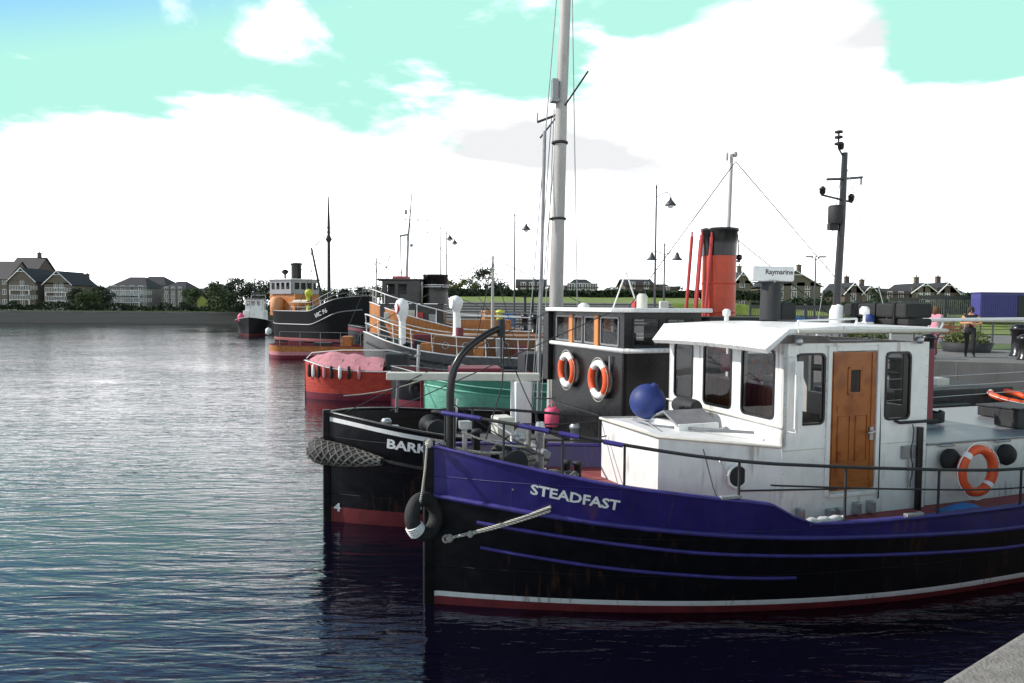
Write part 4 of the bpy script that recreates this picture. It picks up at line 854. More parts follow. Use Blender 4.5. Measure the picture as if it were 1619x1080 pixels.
# orange and black tug further off
OT = Vessel((-9.3, 47.5), 2, 16, 2.2, 2.5, 5, 3.2, 2.0, 2.4, [(0, 4.0), (1.5, 3.5), (3.6, 2.9), (6, 2.3), (16, 2.0)], .6, stern=(4, .6), topz=2.6)
ot = thing('orange_tug', 'tug with ochre orange bulwarks and a tall black wheelhouse, behind the grey tug bow', 'tug', (OT.x0, OT.y0, 0), OT.th)
OT.hull(([ochre, black, antifoul], [(c0(-.9), c0(.2), 2, 2), (c0(.2), c0(1.0), 1, 2), (c0(1.0), OT.sheer, 0, 5)]), ot, inner=ochre, cap=white, deckm=deckred, capw=.14, caph=.07)
OT.line(lambda a: OT.sheer(a) + .9, .1, 15, .035, white, ot, 'hand_rail', inset=.05)
tyres(OT, ot, (1.1, 2.3, 3.4, 4.3), 1.5, .33)
for a in (.3, 1.2, 2.2, 3.3, 4.5, 6, 8):
    b = MB(); y = OT.hb(a, OT.sheer(a)) - .05; b.tube([(a, -y, OT.sheer(a)), (a, -y, OT.sheer(a) + .9)], .03, 6); b.build('stanchion', white, ot)
b = MB(); b.box(.9, 4.9, -1.7, 1.7, 1.6, 3.9); b.build('deckhouse', blacks, ot, bevel=.05)
b = MB(); b.wall((1.0, 1.4), (1.0, -1.4), 3.92, 5.35, [(.2, .8, 4.5, 5.15), (1.05, 1.7, 4.5, 5.15), (1.95, 2.6, 4.5, 5.15)], .06); b.wall((1.061, -1.4), (3.4, -1.4), 3.92, 5.35, [(.2, .75, 4.5, 5.15), (.95, 1.5, 4.5, 5.15)], .06); b.wall((3.4, -1.339), (3.4, 1.339), 3.92, 5.35, [], .06); b.wall((3.34, 1.4), (1.061, 1.4), 3.92, 5.35, [(.2, .8, 4.5, 5.15)], .06); b.build('wheelhouse', blacks, ot)
b = MB(); b.prism([(.7, -1.5), (3.6, -1.6), (3.6, 1.6), (.7, 1.5)], 5.36, 5.48); rf = b.build('wheelhouse_roof', blacks, ot, bevel=.03)
b = MB(); b.box(1.6, 2.6, -1.0, .4, 5.49, 5.66); b.build('roof_locker', mat('salmon_paint', (.45, .12, .12), .6), rf, bevel=.03)
b = MB(); b.lathe([(.85, 3.92), (.82, 4.6), (.80, 5.7), (.84, 5.72), (.84, 5.8), (.7, 5.8)], 24, (4.3, -.3, 0)); b.build('funnel', blacks, ot)
for z in (5.0, 5.12):
    b = MB(); torus(b, .83 if z < 5.05 else .825, .03, (4.3, -.3, z), n=24); b.build('funnel_band', white, ot)
b = MB(); b.box(2.6, 3.1, -1.75, -1.7, 2.7, 3.5); b.build('notice_board', cream, ot)
b = MB(); b.tube([(2.4, 0, 5.48), (2.5, 0, 8.0), (2.75, 0, 11.3)], [.09, .07, .03], 10); m_ = b.build('mast', mastp, ot)
b = MB(); b.tube([(1.3, .2, 9.35), (2.6, 0, 9.35), (3.8, -.3, 9.3)], .03, 6); b.tube([(2.05, 0, 5.5), (2.0, 0, 8.3)], .04, 6); b.tube([(1.95, 0, 8.3), (2.5, 0, 8.4)], .07, 6); b.lathe([(.08, 0), (.1, .1), (.08, .3)], 10, (2.35, 0, 9.7)); b.lathe([(.06, 0), (.1, .1), (.06, .2)], 10, (2.7, 0, 7.6)); b.build('crosstree', greym, m_)
lifebuoy('small orange lifebuoy on the black wheelhouse of the ochre tug', OT.w(1.8, -1.85, 3.2), OT.th, .7, 'orange')
# red boat with the pink cover
RB = Vessel((-8.45, 29.6), 5, 4.5, 1.15, 1.35, 2.6, 2.0, 2.0, 2.4, [(0, 1.55), (1.3, 1.26), (3, 1.15), (4.5, 1.2)], .35, stern=(1.2, .6), topz=1.4)
rb = thing('red_boat', 'small orange-red boat under a faded pink cover, fenders hung along its bow', 'boat', (RB.x0, RB.y0, 0), RB.th)
RB.hull(([redhull, maroon], [(c0(-.7), c0(.28), 1, 3), (c0(.28), RB.sheer, 0, 6)]), rb, inner=redhull, cap=lwhite, deckm=deckred)
b = MB(); vs = []; st_ = [.25 + .25 * i for i in range(13)]
for i, a in enumerate(st_):
    y = RB.hb(a, RB.sheer(a)) - .02; h = .08 + .45 * min(1, i / 3) * (1 - .3 * max(0, (i - 7) / 5)); sag = .04 * math.sin(i * 1.9)
    for k in range(9):
        q = k / 8 * 2 - 1; vs.append((a, y * q * (1.03 if abs(q) == 1 else 1), RB.sheer(a) + .05 + (h + sag) * (1 - abs(q) ** 1.6)))
b.add(vs, [(i * 9 + k, (i + 1) * 9 + k, (i + 1) * 9 + k + 1, i * 9 + k + 1) for i in range(12) for k in range(8)], True); b.build('cover', pinkt, rb)
b = MB(); b.box(3.3, 4.2, -.8, .8, 1.1, 1.85); b.build('cuddy', greyd, rb, bevel=.06)
for i, a in enumerate((.25, .45, .7, .95, 1.25, 1.6, 1.95, 2.35)):
    b = MB(); y = -(RB.hb(a, 1.1) + .07); b.lathe([(.02, .05), (.06, .0), (.07, -.35), (.05, -.45), (.01, -.48)], 10, (a, y, 1.36)); b.tube([(a, y, 1.4), (a, y + .05, RB.sheer(a) + .02)], .012, 5); b.build('hanging_fender', (rubber, lwhite, rubber, pinkt)[i % 4], rb)
b = MB(); b.tube([(.1, -.12, 1.62), (.3, -.05, 1.85), (1.5, 0, 1.95), (3.4, 0, 1.95), (4.3, .1, 1.75)], .02, 6); b.build('ridge_pole', lwhite, rb)
# coaster moored by the quay
VC = Vessel((-14.1, 71.5), 143, 13.4, 2.8, 3.1, 6, 3.8, 2.0, 2.4, [(0, 4.7), (1.8, 4.4), (3.4, 3.7), (5.2, 3.1), (11, 3.1), (13.4, 3.3)], .7, stern=(4, .93), topz=3.5)
vc = thing('coaster', 'dark old steam coaster with a black funnel, slanting derrick and tall mast', 'ship', (VC.x0, VC.y0, 0), VC.th)
VC.hull(([mat('coaster_hull_paint', (.012, .0125, .014), .75, var=.3, dirt=.5, dirtcol=(.05, .03, .02), spec=.15), mat('faded_boot_topping', (.40, .12, .12), .7), ochre], [(c0(-.9), c0(.12), 0, 2), (c0(.12), c0(.42), 1, 1), (c0(.42), c0(1.0), 0, 2), (c0(1.0), VC.sheer, 0, 6)]), vc, inner=black, cap=greym, deckm=deckg, capw=.16, caph=.08)
VC.strake(lambda a: VC.sheer(a) - 1.3,   .3, 13.0, .06, greym, vc)
lettering(vc, 'VIC 96', .62, lambda x, y: VC.side(4.5 - x * 1.0, 2.42 + x * .36 + y, .03, 1), lwhite, .02)
b = MB(); b.box(9.5, 13.9, -1.6, 1.6, 2.6, 4.9); b.build('deckhouse', ochre, vc, bevel=.06)
b = MB(); b.wall((13.6, 1.7), (9.9, 1.7), 4.92, 6.4, [(.3 + .85 * i, .85 + .85 * i, 5.4, 6.1) for i in range(4)], -.08); b.wall((9.9, 1.7), (9.9, -1.7), 4.92, 6.4, [(.3 + .8 * i, .9 + .8 * i, 5.4, 6.1) for i in range(4)], -.08); b.build('bridge', greym, vc)
b = MB(); b.box(10.0, 13.5, -1.5, 1.5, 4.92, 6.3); b.build('bridge_interior', interior, vc)
b = MB(); b.box(9.6, 13.9, -1.95, 1.95, 6.41, 6.52); b.build('bridge_roof', white, vc)
b = MB(); b.lathe([(.55, 4.9), (.52, 8.0), (.6, 8.02), (.6, 8.25), (.4, 8.25)], 20, (11.4, 0, 0)); b.build('funnel', blacks, vc)
b = MB(); b.lathe([(.1, 6.5), (.1, 7.0), (.38, 7.3), (.38, 7.45), (.1, 7.6)], 12, (13.1, .2, 0)); b.build('searchlight', blacks, vc)
b = MB(); b.tube([(6.0, 0, 3.2), (6.0, 0, 12.2), (6.02, 0, 14.9)], [.20, .14, .05], 12); m_ = b.build('mast', greyd, vc)
b = MB(); 
for sg in (-1, 1): b.tube([(6, 0, 11.6), (6 + .5 * sg, .35 * sg, 10.4), (6 + 1.4 * sg, 2.6 * sg, 3.8)], .03, 5, False)
b.lathe([(.15, 10.2), (.35, 10.5), (.15, 10.9)], 10, (6, 0, 0)); b.build('rigging', greyd, m_)
b = MB(); b.tube([(6.7, .2, 3.8), (8.3, .4, 9.7)], [.14, .09], 8); b.build('derrick', greyd, vc)
cowl(vc, 7.3, 1.6, 3.2, 2.2, .4, yellow)
b = MB(); b.box(7.8, 9.3, -1.2, 1.2, 2.6, 3.7); b.build('hatch', greym, vc, bevel=.05)
b = MB(); b.lathe([(.5, 0), (.7, .3), (.7, 1.5), (.4, 1.7)], 14, (11.9, 2.1, 2.9)); b.build('drum', mat('salmon_orange', (.62, .28, .12), .6), vc)
b = MB(); b.box(12.3, 12.9, .4, 1.4, 3.0, 4.6); b.build('locker', mat('yellow_green', (.42, .48, .12), .6), vc, bevel=.05)
# small trawler
TR = Vessel((-32.6, 90), 97, 9.5, 1.9, 2.2, 4, 2.6, 2.0, 2.4, [(0, 2.2), (2, 1.7), (9.5, 1.5)], .5, stern=(2, .5), topz=1.8)
tr = thing('trawler', 'small black-hulled white trawler seen bow-on in front of the trees', 'boat', (TR.x0, TR.y0, 0), TR.th)
TR.hull(([black, antifoul], [(c0(-.9), c0(.1), 1, 2), (c0(.1), TR.sheer, 0, 4)]), tr, inner=cream, cap=lwhite, deckm=deckg)
b = MB(); b.box(2.4, 5.2, -1.25, 1.25, 1.2, 3.0); b.build('deckhouse', white, tr, bevel=.1)
b = MB(); b.wall((2.6, 1.0), (2.6, -1.0), 3.02, 4.4, [(.15, .6, 3.6, 4.2), (.75, 1.25, 3.6, 4.2), (1.4, 1.85, 3.6, 4.2)], .06); b.wall((2.66, -1.0), (4.4, -1), 3.02, 4.4, [(.2, .8, 3.6, 4.2)], .06); b.wall((4.4, 1), (2.66, 1), 3.02, 4.4, [(.2, .8, 3.6, 4.2)], .06); b.wall((4.4, -.94), (4.4, .94), 3.02, 4.4, [], .06); b.build('wheelhouse', white, tr)
b = MB(); b.box(2.4, 4.6, -1.1, 1.1, 4.41, 4.5); b.build('roof', greym, tr)
b = MB(); b.tube([(3.5, 0, 4.5), (3.5, 0, 7.2)], .06, 8); b.tube([(3.5, -.8, 5.9), (3.5, .8, 5.9)], .03, 6); b.tube([(3.5, 0, 7), (.2, 0, 2.2)], .02, 5); b.build('mast', greyd, tr)
b = MB(); b.tube([(5.4, -.9, 1.5), (5.6, -.9, 5.0)], .06, 8); b.tube([(5.4, .9, 1.5), (5.6, .9, 5.0)], .06, 8); b.tube([(5.6, -.9, 5), (5.6, .9, 5)], .06, 8); b.build('gantry', greym, tr)
b = MB(); b.lathe([(.1, 0), (.4, .2), (.4, .9), (.1, 1.2)], 14); o = b.build('buoy', pinkp); o.location = TR.w(1.2, 1.2, 1.5); tag(o, 'pink fender standing at the bow of the small black trawler', 'buoy')
b = MB(); b.lathe([(.1, 0), (.35, .15), (.35, .7), (.1, .9)], 14); o = b.build('buoy', lwhite); o.location = (-30.0, 89.5, .05); tag(o, 'white mooring float on the water right of the small trawler', 'buoy')

# ============================================================ LAMPS AND QUAY FURNITURE
lampm = mat('lamp_post_paint', (.05, .055, .06), .45, var=.1)
def lamp(label, x, y, z0, top, group='curved lamp posts along the quay'):
    t = thing('street_lamp', label, 'street lamp', (x, y, z0), 0, group); h = top - z0
    b = MB(); b.tube([(0, 0, 0), (0, 0, 1.2)], .11, 10); b.tube([(0, 0, 1.2), (0, 0, h)], [.07, .045], 10); b.lathe([(.05, 0), (.07, .05), (.02, .25)], 8, (0, 0, h)); p = b.build('post', lampm, t)
    b = MB(); b.tube([(0, 0, h - .55)] + [(.85 * math.sin(R(10 * k)), 0, h - .55 + .32 * math.sin(R(20 * k))) for k in range(1, 10)], .025, 6); b.tube([(0, 0, h - .95), (.35, 0, h - .5)], .018, 6); b.build('bracket', lampm, t)
    b = MB(); b.lathe([(.06, 0), (.08, -.12), (.16, -.2), (.34, -.42), (.34, -.46), (.2, -.47)], 14, (.86, 0, h - .55)); b.build('lamp_shade', lampm, t)
    b = MB(); b.lathe([(.19, 0), (.16, -.1), (.05, -.15)], 12, (.86, 0, h - 1.02)); b.build('bulb_cover', lwhite, t)
    return t
def lp(px, Y, ytop): q = at(px, ytop, Y); return q.x, q.z
for (px, Y, yt, zb, lb) in ((697, 70, 362, 2.3, 'lamp post just right of the black wheelhouse, left of a close pair'), (706, 77, 370, 4.2, 'lamp post just right of the black wheelhouse, right of a close pair'), (814, 55, 342, 2.2, 'lone curved lamp post left of the tall grey mast'), (1038, 44, 298, 2.2, 'tallest-looking curved lamp post, beside the two-lantern lamp')):
    x, z = lp(px, Y, yt); lamp(lb, x, Y, zb, z)
x, z = lp(1051, 42, 388)
t = thing('lantern_post', 'two-lantern lamp post with bell shades and a white cabinet round its foot', 'street lamp', (x, 42, 2.2), 0); h = z - 2.2
b = MB(); b.tube([(0, 0, 0), (0, 0, h)], [.06, .04], 10); b.lathe([(.04, 0), (.06, .06), (.015, .22)], 8, (0, 0, h - .05)); b.build('post', lampm, t)
for sg in (-1, 1):
    b = MB(); b.tube([(0, 0, h - .55), (sg * .3, 0, h - .38), (sg * .6, 0, h - .36), (sg * .73, 0, h - .5)], .022, 6); b.tube([(0, 0, h - .75), (sg * .3, 0, h - .4)], .015, 6); b.build('bracket', lampm, t)
    b = MB(); b.lathe([(.03, .12), (.08, .04), (.13, -.06), (.15, -.16), (.30, -.30), (.31, -.34), (.15, -.35)], 16, (sg * .73, 0, h - .5)); b.build('lamp_shade', lampm, t)
b = MB(); b.box(-.25, .25, -.2, .2, .9, 1.95); b.build('cabinet', cream, t, bevel=.06)
for sx in (-.16, .16):
    b = MB(); b.tube([(sx, -.05, 0), (sx, -.05, .92)], .06, 8); b.build('leg', white, t)
x, z = lp(1290, 62, 405)
t = thing('floodlight_post', 'slim post with two flat lamp heads behind the fence, left of the black mast', 'street lamp', (x, 62, 3.05), 0); h = z - 3.05
b = MB(); b.tube([(0, 0, 0), (0, 0, h)], [.09, .06], 8); b.build('post', lampm, t)
for sg in (-1, 1):
    b = MB(); b.tube([(0, 0, h - .35), (sg * .35, 0, h - .1)], .03, 6); b.box(sg * .55 - .28, sg * .55 + .28, -.15, .15, h - .12, h); b.build('lamp_head', lampm, t)
b = MB(); b.tube([(0, 0, 0), (0, 0, 5.6)], [.07, .04], 8); b.lathe([(.05, 0), (.1, .1), (.03, .25)], 8, (0, 0, 5.6)); o = b.build('flagpole', greym); o.location = (-13.6, 79, 2.2); tag(o, 'short bare pole on the quay between the coaster and the ochre tug', 'pole')
def bollard(label, x, y, m, h=.9, r=.16, group=None, z=2.2):
    b = MB(); b.lathe([(r * 1.2, 0), (r * 1.2, .06), (r, .1), (r * .9, h * .75), (r * 1.2, h * .8), (r * 1.2, h * .9), (r * .6, h)], 14); o = b.build('bollard', m); o.location = (x, y, z); return tag(o, label, 'bollard', group)
bollard('yellow bollard on the quay in front of the terrace steps', -.95, 57.5, yellow, 1.3, .3)
b = MB(); b.box(-.45, .45, -.4, .4, 0, .9); b.box(-.5, .5, -.45, .45, .91, 1.0); o = b.build('bin', tarpb, bevel=.03); o.location = (-.15, 57.5, 2.2); tag(o, 'square blue bin beside the yellow bollard', 'bin')
for i, (px, Y, lb) in enumerate(((830, 47, 'black quay bollard below the left end of the terrace'), (846, 44, 'black quay bollard closest to the tall grey mast'), (1612, 25, 'black quay bollard at the right edge behind the walkers'))):
    q = at(px, 500, Y); bollard(lb, q.x, Y, blacks, 1.1, .22, 'black bollards on the quay')
# ladder / tall timber posts by the terrace
for px in (830, 842):
    q = at(px, 500, 60); b = MB(); b.tube([(0, 0, 0), (0, 0, 2.3)], .10, 8); b.box(-.14, .14, -.14, .14, 2.3, 2.4); o = b.build('timber_post', greyd); o.location = (q.x, 60, 2.2); tag(o, ('left' if px == 830 else 'right') + ' one of two dark timber posts in front of the terrace steps', 'post', 'timber posts by the steps')
b = MB(); b.tube([(0, 0, 0), (24, -2, .1)], .05, 6)
for i in range(9): b.tube([(i * 3, -i * .25, -1.1), (i * 3, -i * .25, 0)], .045, 6)
o = b.build('quay_railing', white); o.location = (13.0, 31, 3.3); tag(o, 'long white railing on the quay behind the walkers', 'railing')
# fence on the right
fe = thing('fence', 'long dark picket fence across the lawn behind the boats', 'fence', (19.6, 60, 3.0), 0)
fencem = mat('fence_paint', (.06, .058, .055), .6); pick = mat('fence_picket_paint', (.20, .195, .185), .6)
npan = 11
for i in range(npan):
    x0 = i * 2.3; b = MB(); z0 = gh(19.6 + x0, 60) - 3.0
    for k in range(13): b.box(x0 + .09 + k * .17, x0 + .15 + k * .17, -.02, .02, z0 + .1, z0 + 1.75)
    b.build('picket_panel', pick, fe)
    b = MB(); b.box(x0 - .08, x0 + .06, -.07, .07, z0 - .3, z0 + 2.05); b.build('post', fencem, fe)
    b = MB(); b.box(x0 + .061, x0 + 2.219, -.05, .05, z0 + 1.62, z0 + 1.92); b.build('top_rail', fencem, fe)
# blue sheeting on the fence and blue store
for i, (x0, x1) in enumerate(((22.4, 24.1), (24.3, 25.9), (26.1, 27.2))):
    b = MB(); b.box(x0, x1, 59.84, 59.88, gh(x0, 60) + .45, gh(x0, 60) + .95); b.box(x0 + .1, x1 - .1, 59.83, 59.838, gh(x0, 60) + .55, gh(x0, 60) + .6); o = b.build('banner', (tarpb, blue, tarpb)[i]); tag(o, ('bright blue banner on the fence, leftmost of three', 'dark blue banner on the fence, the middle one of three', 'bright blue banner on the fence, rightmost of three')[i], 'banner', 'banners on the fence')
cn = thing('container', 'blue shipping container standing at the right end of the fence', 'container', (38.9, 58.5, gh(39, 60)), 0)
b = MB(); b.box(-1.95, 1.95, -1, .2, .05, 2.15)
for k in range(27): b.box(-1.9 + k * .144, -1.83 + k * .144, -1.03, -.999, .2, 2.0)
b.build('shell', mat('container_blue', (.05, .05, .22), .55, var=.2, dirt=.4), cn)
b = MB(); b.box(-2.0, 2.0, -1.06, .25, 2.151, 2.25); b.build('top_frame', blue, cn)
b = MB(); b.box(1.0, 1.8, -1.06, -1.031, .1, 2.0); b.build('door', greyd, cn)

# ============================================================ TREES, HEDGES
leafA = mat('leaf_green', (.045, .075, .018), .8, var=.45, scale=1.2); leafB = mat('leaf_dark_green', (.022, .038, .014), .85, var=.45, scale=1.2); leafC = mat('leaf_olive', (.085, .11, .022), .8, var=.35, scale=1.2)
bark = mat('bark', (.06, .045, .03), .9, bump=.5)
def tree(label, x, y, z, h, r, m, n=1500, group='trees beyond the quay', low=.25, name='tree'):
    t = thing(name, label, 'tree', (x, y, z), 0, group); rg = random.Random(int(x * 31 + y * 7))
    b = MB(); b.tube([(0, 0, 0), (.05 * h * .3, 0, h * .35), (0, .1, h * .8)], [h * .035, h * .025, h * .008], 8); tips = []
    for k in range(7):
        A = k * 2.4 + rg.random(); z0 = h * (.3 + .07 * k); q = Vector((math.cos(A) * r * .6, math.sin(A) * r * .6, z0 + h * .2)); b.tube([(0, 0, z0), q * .5 + Vector((0, 0, z0 * .5)), q], [h * .015, h * .01, h * .004], 5, False)
    b.build('trunk', bark, t)
    b = MB(); cl = []
    for k in range(26):
        A = rg.random() * 6.283; u_ = rg.uniform(-1, 1); q = math.sqrt(1 - u_ * u_) * rg.uniform(.45, .95); cl.append((Vector((q * math.cos(A) * r, q * math.sin(A) * r, h * low + (h * (1 - low)) * (u_ * .5 + .5) * .93)), r * rg.uniform(.22, .42)))
    vs = []; fs = []
    for i in range(n):
        c, cr = cl[rg.randrange(len(cl))]; p = c + Vector((rg.gauss(0, 1), rg.gauss(0, 1), rg.gauss(0, .8))) * cr * .55
        if p.z < .1: p.z = .1 + rg.random() * .4
        s_ = rg.uniform(.10, .24) * (.5 + r / 5); a = Vector((rg.gauss(0, 1), rg.gauss(0, 1), rg.gauss(0, 1))).normalized(); c2 = a.cross(Vector((rg.gauss(0, 1), rg.gauss(0, 1), rg.gauss(0, 1)))).normalized()
        k = len(vs); vs += [p - a * s_, p + c2 * s_ * .6, p + a * s_, p - c2 * s_ * .6]; fs.append((k, k + 1, k + 2, k + 3))
    b.add(vs, fs); b.build('crown', m, t); return t
def hedge(label, x0, x1, y, z, h, d, m, n=3000, name='hedge', hv=.25):
    b = MB(); rg = random.Random(int(x0 * 13)); vs = []; fs = []
    for i in range(n):
        x = rg.uniform(x0, x1); hh = h * (1 - hv * (.5 + .5 * math.sin(x * .9 + math.sin(x * .37) * 2)))
        p = Vector((x, y + rg.uniform(-d, d), z + hh * rg.random() ** .7)); s_ = rg.uniform(.14, .34); a = Vector((rg.gauss(0, 1), rg.gauss(0, 1), rg.gauss(0, 1))).normalized(); c2 = a.cross(Vector((rg.gauss(0, 1), rg.gauss(0, 1), rg.gauss(0, 1)))).normalized()
        k = len(vs); vs += [p - a * s_, p + c2 * s_ * .7, p + a * s_, p - c2 * s_ * .7]; fs.append((k, k + 1, k + 2, k + 3))
    b.add(vs, fs); o = b.build(name, m); return tag(o, label, 'hedge')
def tr_at(label, px, pytop, Y, rpx, m, n=1500, z=2.4, low=.2, name='tree'):
    q = at(px, pytop, Y); return tree(label, q.x, Y, z, q.z - z, rpx * Y / FP, m, n, low=low, name=name)
tr_at('dark round tree, tallest of those right of the black wheelhouse', 768, 424, 104, 26, leafB, 2600, 3.5)
tr_at('low dark tree on the right shoulder of the tallest round tree', 792, 446, 103, 16, leafB, 1200, 3.5)
tr_at('olive green bush left of the tallest round tree', 738, 438, 101, 20, leafC, 1500, 3.5, .05)
tr_at('olive green bush nearest the black wheelhouse', 712, 443, 100, 16, leafC, 1300, 3.5, .05)
hedge('long dark clipped hedge along the top of the grass bank', -10, 32, 93, 4.8, 1.15, .9, leafB, 7500, hv=.15)
hedge('dark hedge behind the picket fence', 32, 70, 96, 3.0, 2.2, 1.2, leafB, 4500, hv=.3)
for i, (px, yt, rp, m, Y, lb) in enumerate(((352, 446, 20, leafA, 138, 'low tree left of the row behind the small trawler'), (382, 441, 22, leafB, 136, 'tallest dark tree directly above the small trawler'), (408, 447, 18, leafB, 135, 'dark tree right above the trawler mast'), (432, 446, 20, leafB, 130, 'dark tree between the trawler and the coaster bridge'), (455, 450, 16, leafA, 128, 'tree just left of the coaster bridge'), (338, 452, 14, leafA, 150, 'small tree beside the little yellow-walled shed'), (303, 458, 12, leafA, 150, 'small tree at the right end of the pale houses'), (138, 462, 14, leafA, 148, 'bushy tree in the gap right of the second gabled house'), (160, 455, 13, leafB, 152, 'dark tree next to the hipped-roof house'), (122, 458, 11, leafB, 150, 'narrow tree touching the second gabled house'), (545, 458, 12, leafB, 120, 'dark tree behind the coaster bow'), (572, 455, 13, leafB, 118, 'dark tree between the coaster and the ochre tug'), (600, 452, 14, leafA, 118, 'tree partly hidden by the ochre tug wheelhouse'), (500, 456, 14, leafB, 122, 'dark tree behind the coaster derrick'), (525, 458, 13, leafA, 121, 'tree directly behind the coaster mast'))):
    tr_at(lb, px, yt - 2, Y, rp * 1.35, m, 2600, 2.3, .05)
hedge('long low dark hedge in front of the left houses', -112, -36, 146.5, 2.2, 1.9, .8, leafB, 5200, hv=.5)
for i, (px, yt, rp, lb) in enumerate(((975, 455, 12, 'small dark tree left of the block behind the two-lantern lamp'), (1072, 452, 14, 'dark tree right of the two-lantern lamp'), (1095, 460, 10, 'small dark tree left of the red steam pipes'), (1388, 452, 11, 'small tree between the right-hand houses, right of the black mast'), (1310, 460, 12, 'low tree just left of the black mast'), (1532, 462, 9, 'small tree left of the blue container'))):
    tr_at(lb, px, yt, 112, rp, leafB, 900, 3.2)

# ============================================================ HOUSES
brick = mat('yellow_brick', (.155, .13, .10), .9, var=.15, scale=30, bump=.3, bscale=60); render_ = mat('pale_render', (.27, .26, .24), .9, var=.08); brick2 = mat('brown_brick', (.11, .08, .065), .9, var=.2, scale=30)
slate = wave_mat('slate_roof', (.026, .026, .030), (.015, .015, .018), 2.2, 'Z', .7, .4, .6); tile = wave_mat('brown_tile_roof', (.055, .04, .034), (.032, .025, .022), 2.2, 'Z', .8, .4, .6)
wallg = mat('yellow_wall', (.36, .38, .09), .8)
def house(label, x, y, z, w, d, he, hr, rz=0, wm_=brick, rm=slate, kind='gable', wins=((.3, 1), (.7, 1)), storeys=3, chim=True, balcony=False, group='houses round the basin', barge=True, name='house'):
    """front faces -y; kind gable = gable end to the front, side = eaves to the front, hip"""
    t = thing(name, label, 'house', (x, y, z), rz, group); b = MB(); w2 = w / 2
    holes = []; sh = he / storeys
    for (u_, _) in wins:
        for s_ in range(storeys): holes.append((w * u_ - .45, w * u_ + .45, s_ * sh + (.1 if s_ == 0 and balcony else .9), s_ * sh + 2.1))
    b.wall((-w2, 0), (w2, 0), 0, he, holes, .18)
    b.wall((w2, .18), (w2, d), 0, he, [], .18); b.wall((w2 - .18, d), (-w2 + .18, d), 0, he, [], -.18); b.wall((-w2, d), (-w2, .18), 0, he, [], .18)
    if kind == 'gable':
        for yy in (0, d - .18): b.add([(-w2, yy, he), (w2, yy, he), (0, yy, he + hr), (-w2, yy + .18, he), (w2, yy + .18, he), (0, yy + .18, he + hr)], [(0, 1, 2), (5, 4, 3), (0, 3, 4, 1), (1, 4, 5, 2), (2, 5, 3, 0)])
    elif kind == 'side':
        for xx in (-w2, w2 - .18): b.add([(xx, 0, he), (xx, d, he), (xx, d / 2, he + hr), (xx + .18, 0, he), (xx + .18, d, he), (xx + .18, d / 2, he + hr)], [(0, 2, 1), (3, 4, 5), (0, 1, 4, 3), (1, 2, 5, 4), (2, 0, 3, 5)])
    b.build('wall', wm_, t)
    b = MB(); o = .35; th = .12
    def slab(q):
        n_ = (q[1] - q[0]).cross(q[2] - q[0]).normalized()
        if n_.z < 0: n_ = -n_
        k = len(q); b.add([tuple(p) for p in q] + [tuple(p + n_ * th) for p in q], [tuple(range(k))[::-1], tuple(range(k, 2 * k))] + [(i, (i + 1) % k, (i + 1) % k + k, i + k) for i in range(k)])
    V = Vector; e = hr / w2 * o if kind == 'gable' else hr / (d / 2) * o
    if kind == 'gable':
        slab([V((-w2 - o, -o, he - e)), V((0, -o, he + hr)), V((0, d + o, he + hr)), V((-w2 - o, d + o, he - e))][::-1]); slab([V((0, -o, he + hr + .003)), V((w2 + o, -o, he - e)), V((w2 + o, d + o, he - e)), V((0, d + o, he + hr + .003))][::-1])
    elif kind == 'side':
        slab([V((-w2 - o, -o, he - e)), V((w2 + o, -o, he - e)), V((w2 + o, d / 2, he + hr)), V((-w2 - o, d / 2, he + hr))]); slab([V((-w2 - o, d / 2, he + hr + .003)), V((w2 + o, d / 2, he + hr + .003)), V((w2 + o, d + o, he - e)), V((-w2 - o, d + o, he - e))])
    else:
        a = w2 - min(d / 2, w2 * .6); vs = [(-w2 - o, -o, he - .05), (w2 + o, -o, he - .05), (w2 + o, d + o, he - .05), (-w2 - o, d + o, he - .05), (-a, d / 2, he + hr), (a, d / 2, he + hr)]
        b.add(vs, [(0, 1, 5, 4), (1, 2, 5), (2, 3, 4, 5), (3, 0, 4), (3, 2, 1, 0)])
    rf = b.build('roof', rm, t)
    if chim:
        b = MB(); cx = w2 * .55; b.box(cx - .35, cx + .35, d / 2 - .3, d / 2 + .3, he + .2, he + hr + 1.1); b.box(cx - .42, cx + .42, d / 2 - .37, d / 2 + .37, he + hr + 1.101, he + hr + 1.25); b.lathe([(.12, 0), (.1, .35)], 8, (cx, d / 2, he + hr + 1.25)); b.build('chimney', wm_, rf)
    if kind == 'gable' and barge:
        b = MB(); 
        for sg in (-1, 1): b.tube([(sg * (w2 + o), -o - .05, he - e + .02), (0, -o - .05, he + hr + .02)], .09, 4)
        b.tube([(-w2 * .25, -o - .05, he + hr * .72), (w2 * .25, -o - .05, he + hr * .72)], .08, 4); b.build('bargeboard', lwhite, t)
    for (u0, u1, z0, z1) in holes:
        b = MB(); x0 = u0 - w2; x1 = u1 - w2
        for (a0, a1, c_0, c1) in ((x0, x1, z0, z0 + .09), (x0, x1, z1 - .09, z1), (x0, x0 + .09, z0 + .091, z1 - .091), (x1 - .09, x1, z0 + .091, z1 - .091), ((x0 + x1) / 2 - .04, (x0 + x1) / 2 + .04, z0 + .091, z1 - .091)): b.box(a0, a1, .04, .10, c_0, c1)
        f = b.build('window', lwhite, t); b = MB(); b.box(x0 + .02, x1 - .02, .105, .115, z0 + .02, z1 - .02); b.build('pane', mat('dark_pane', (.02, .024, .028), .12, var=.2), f)
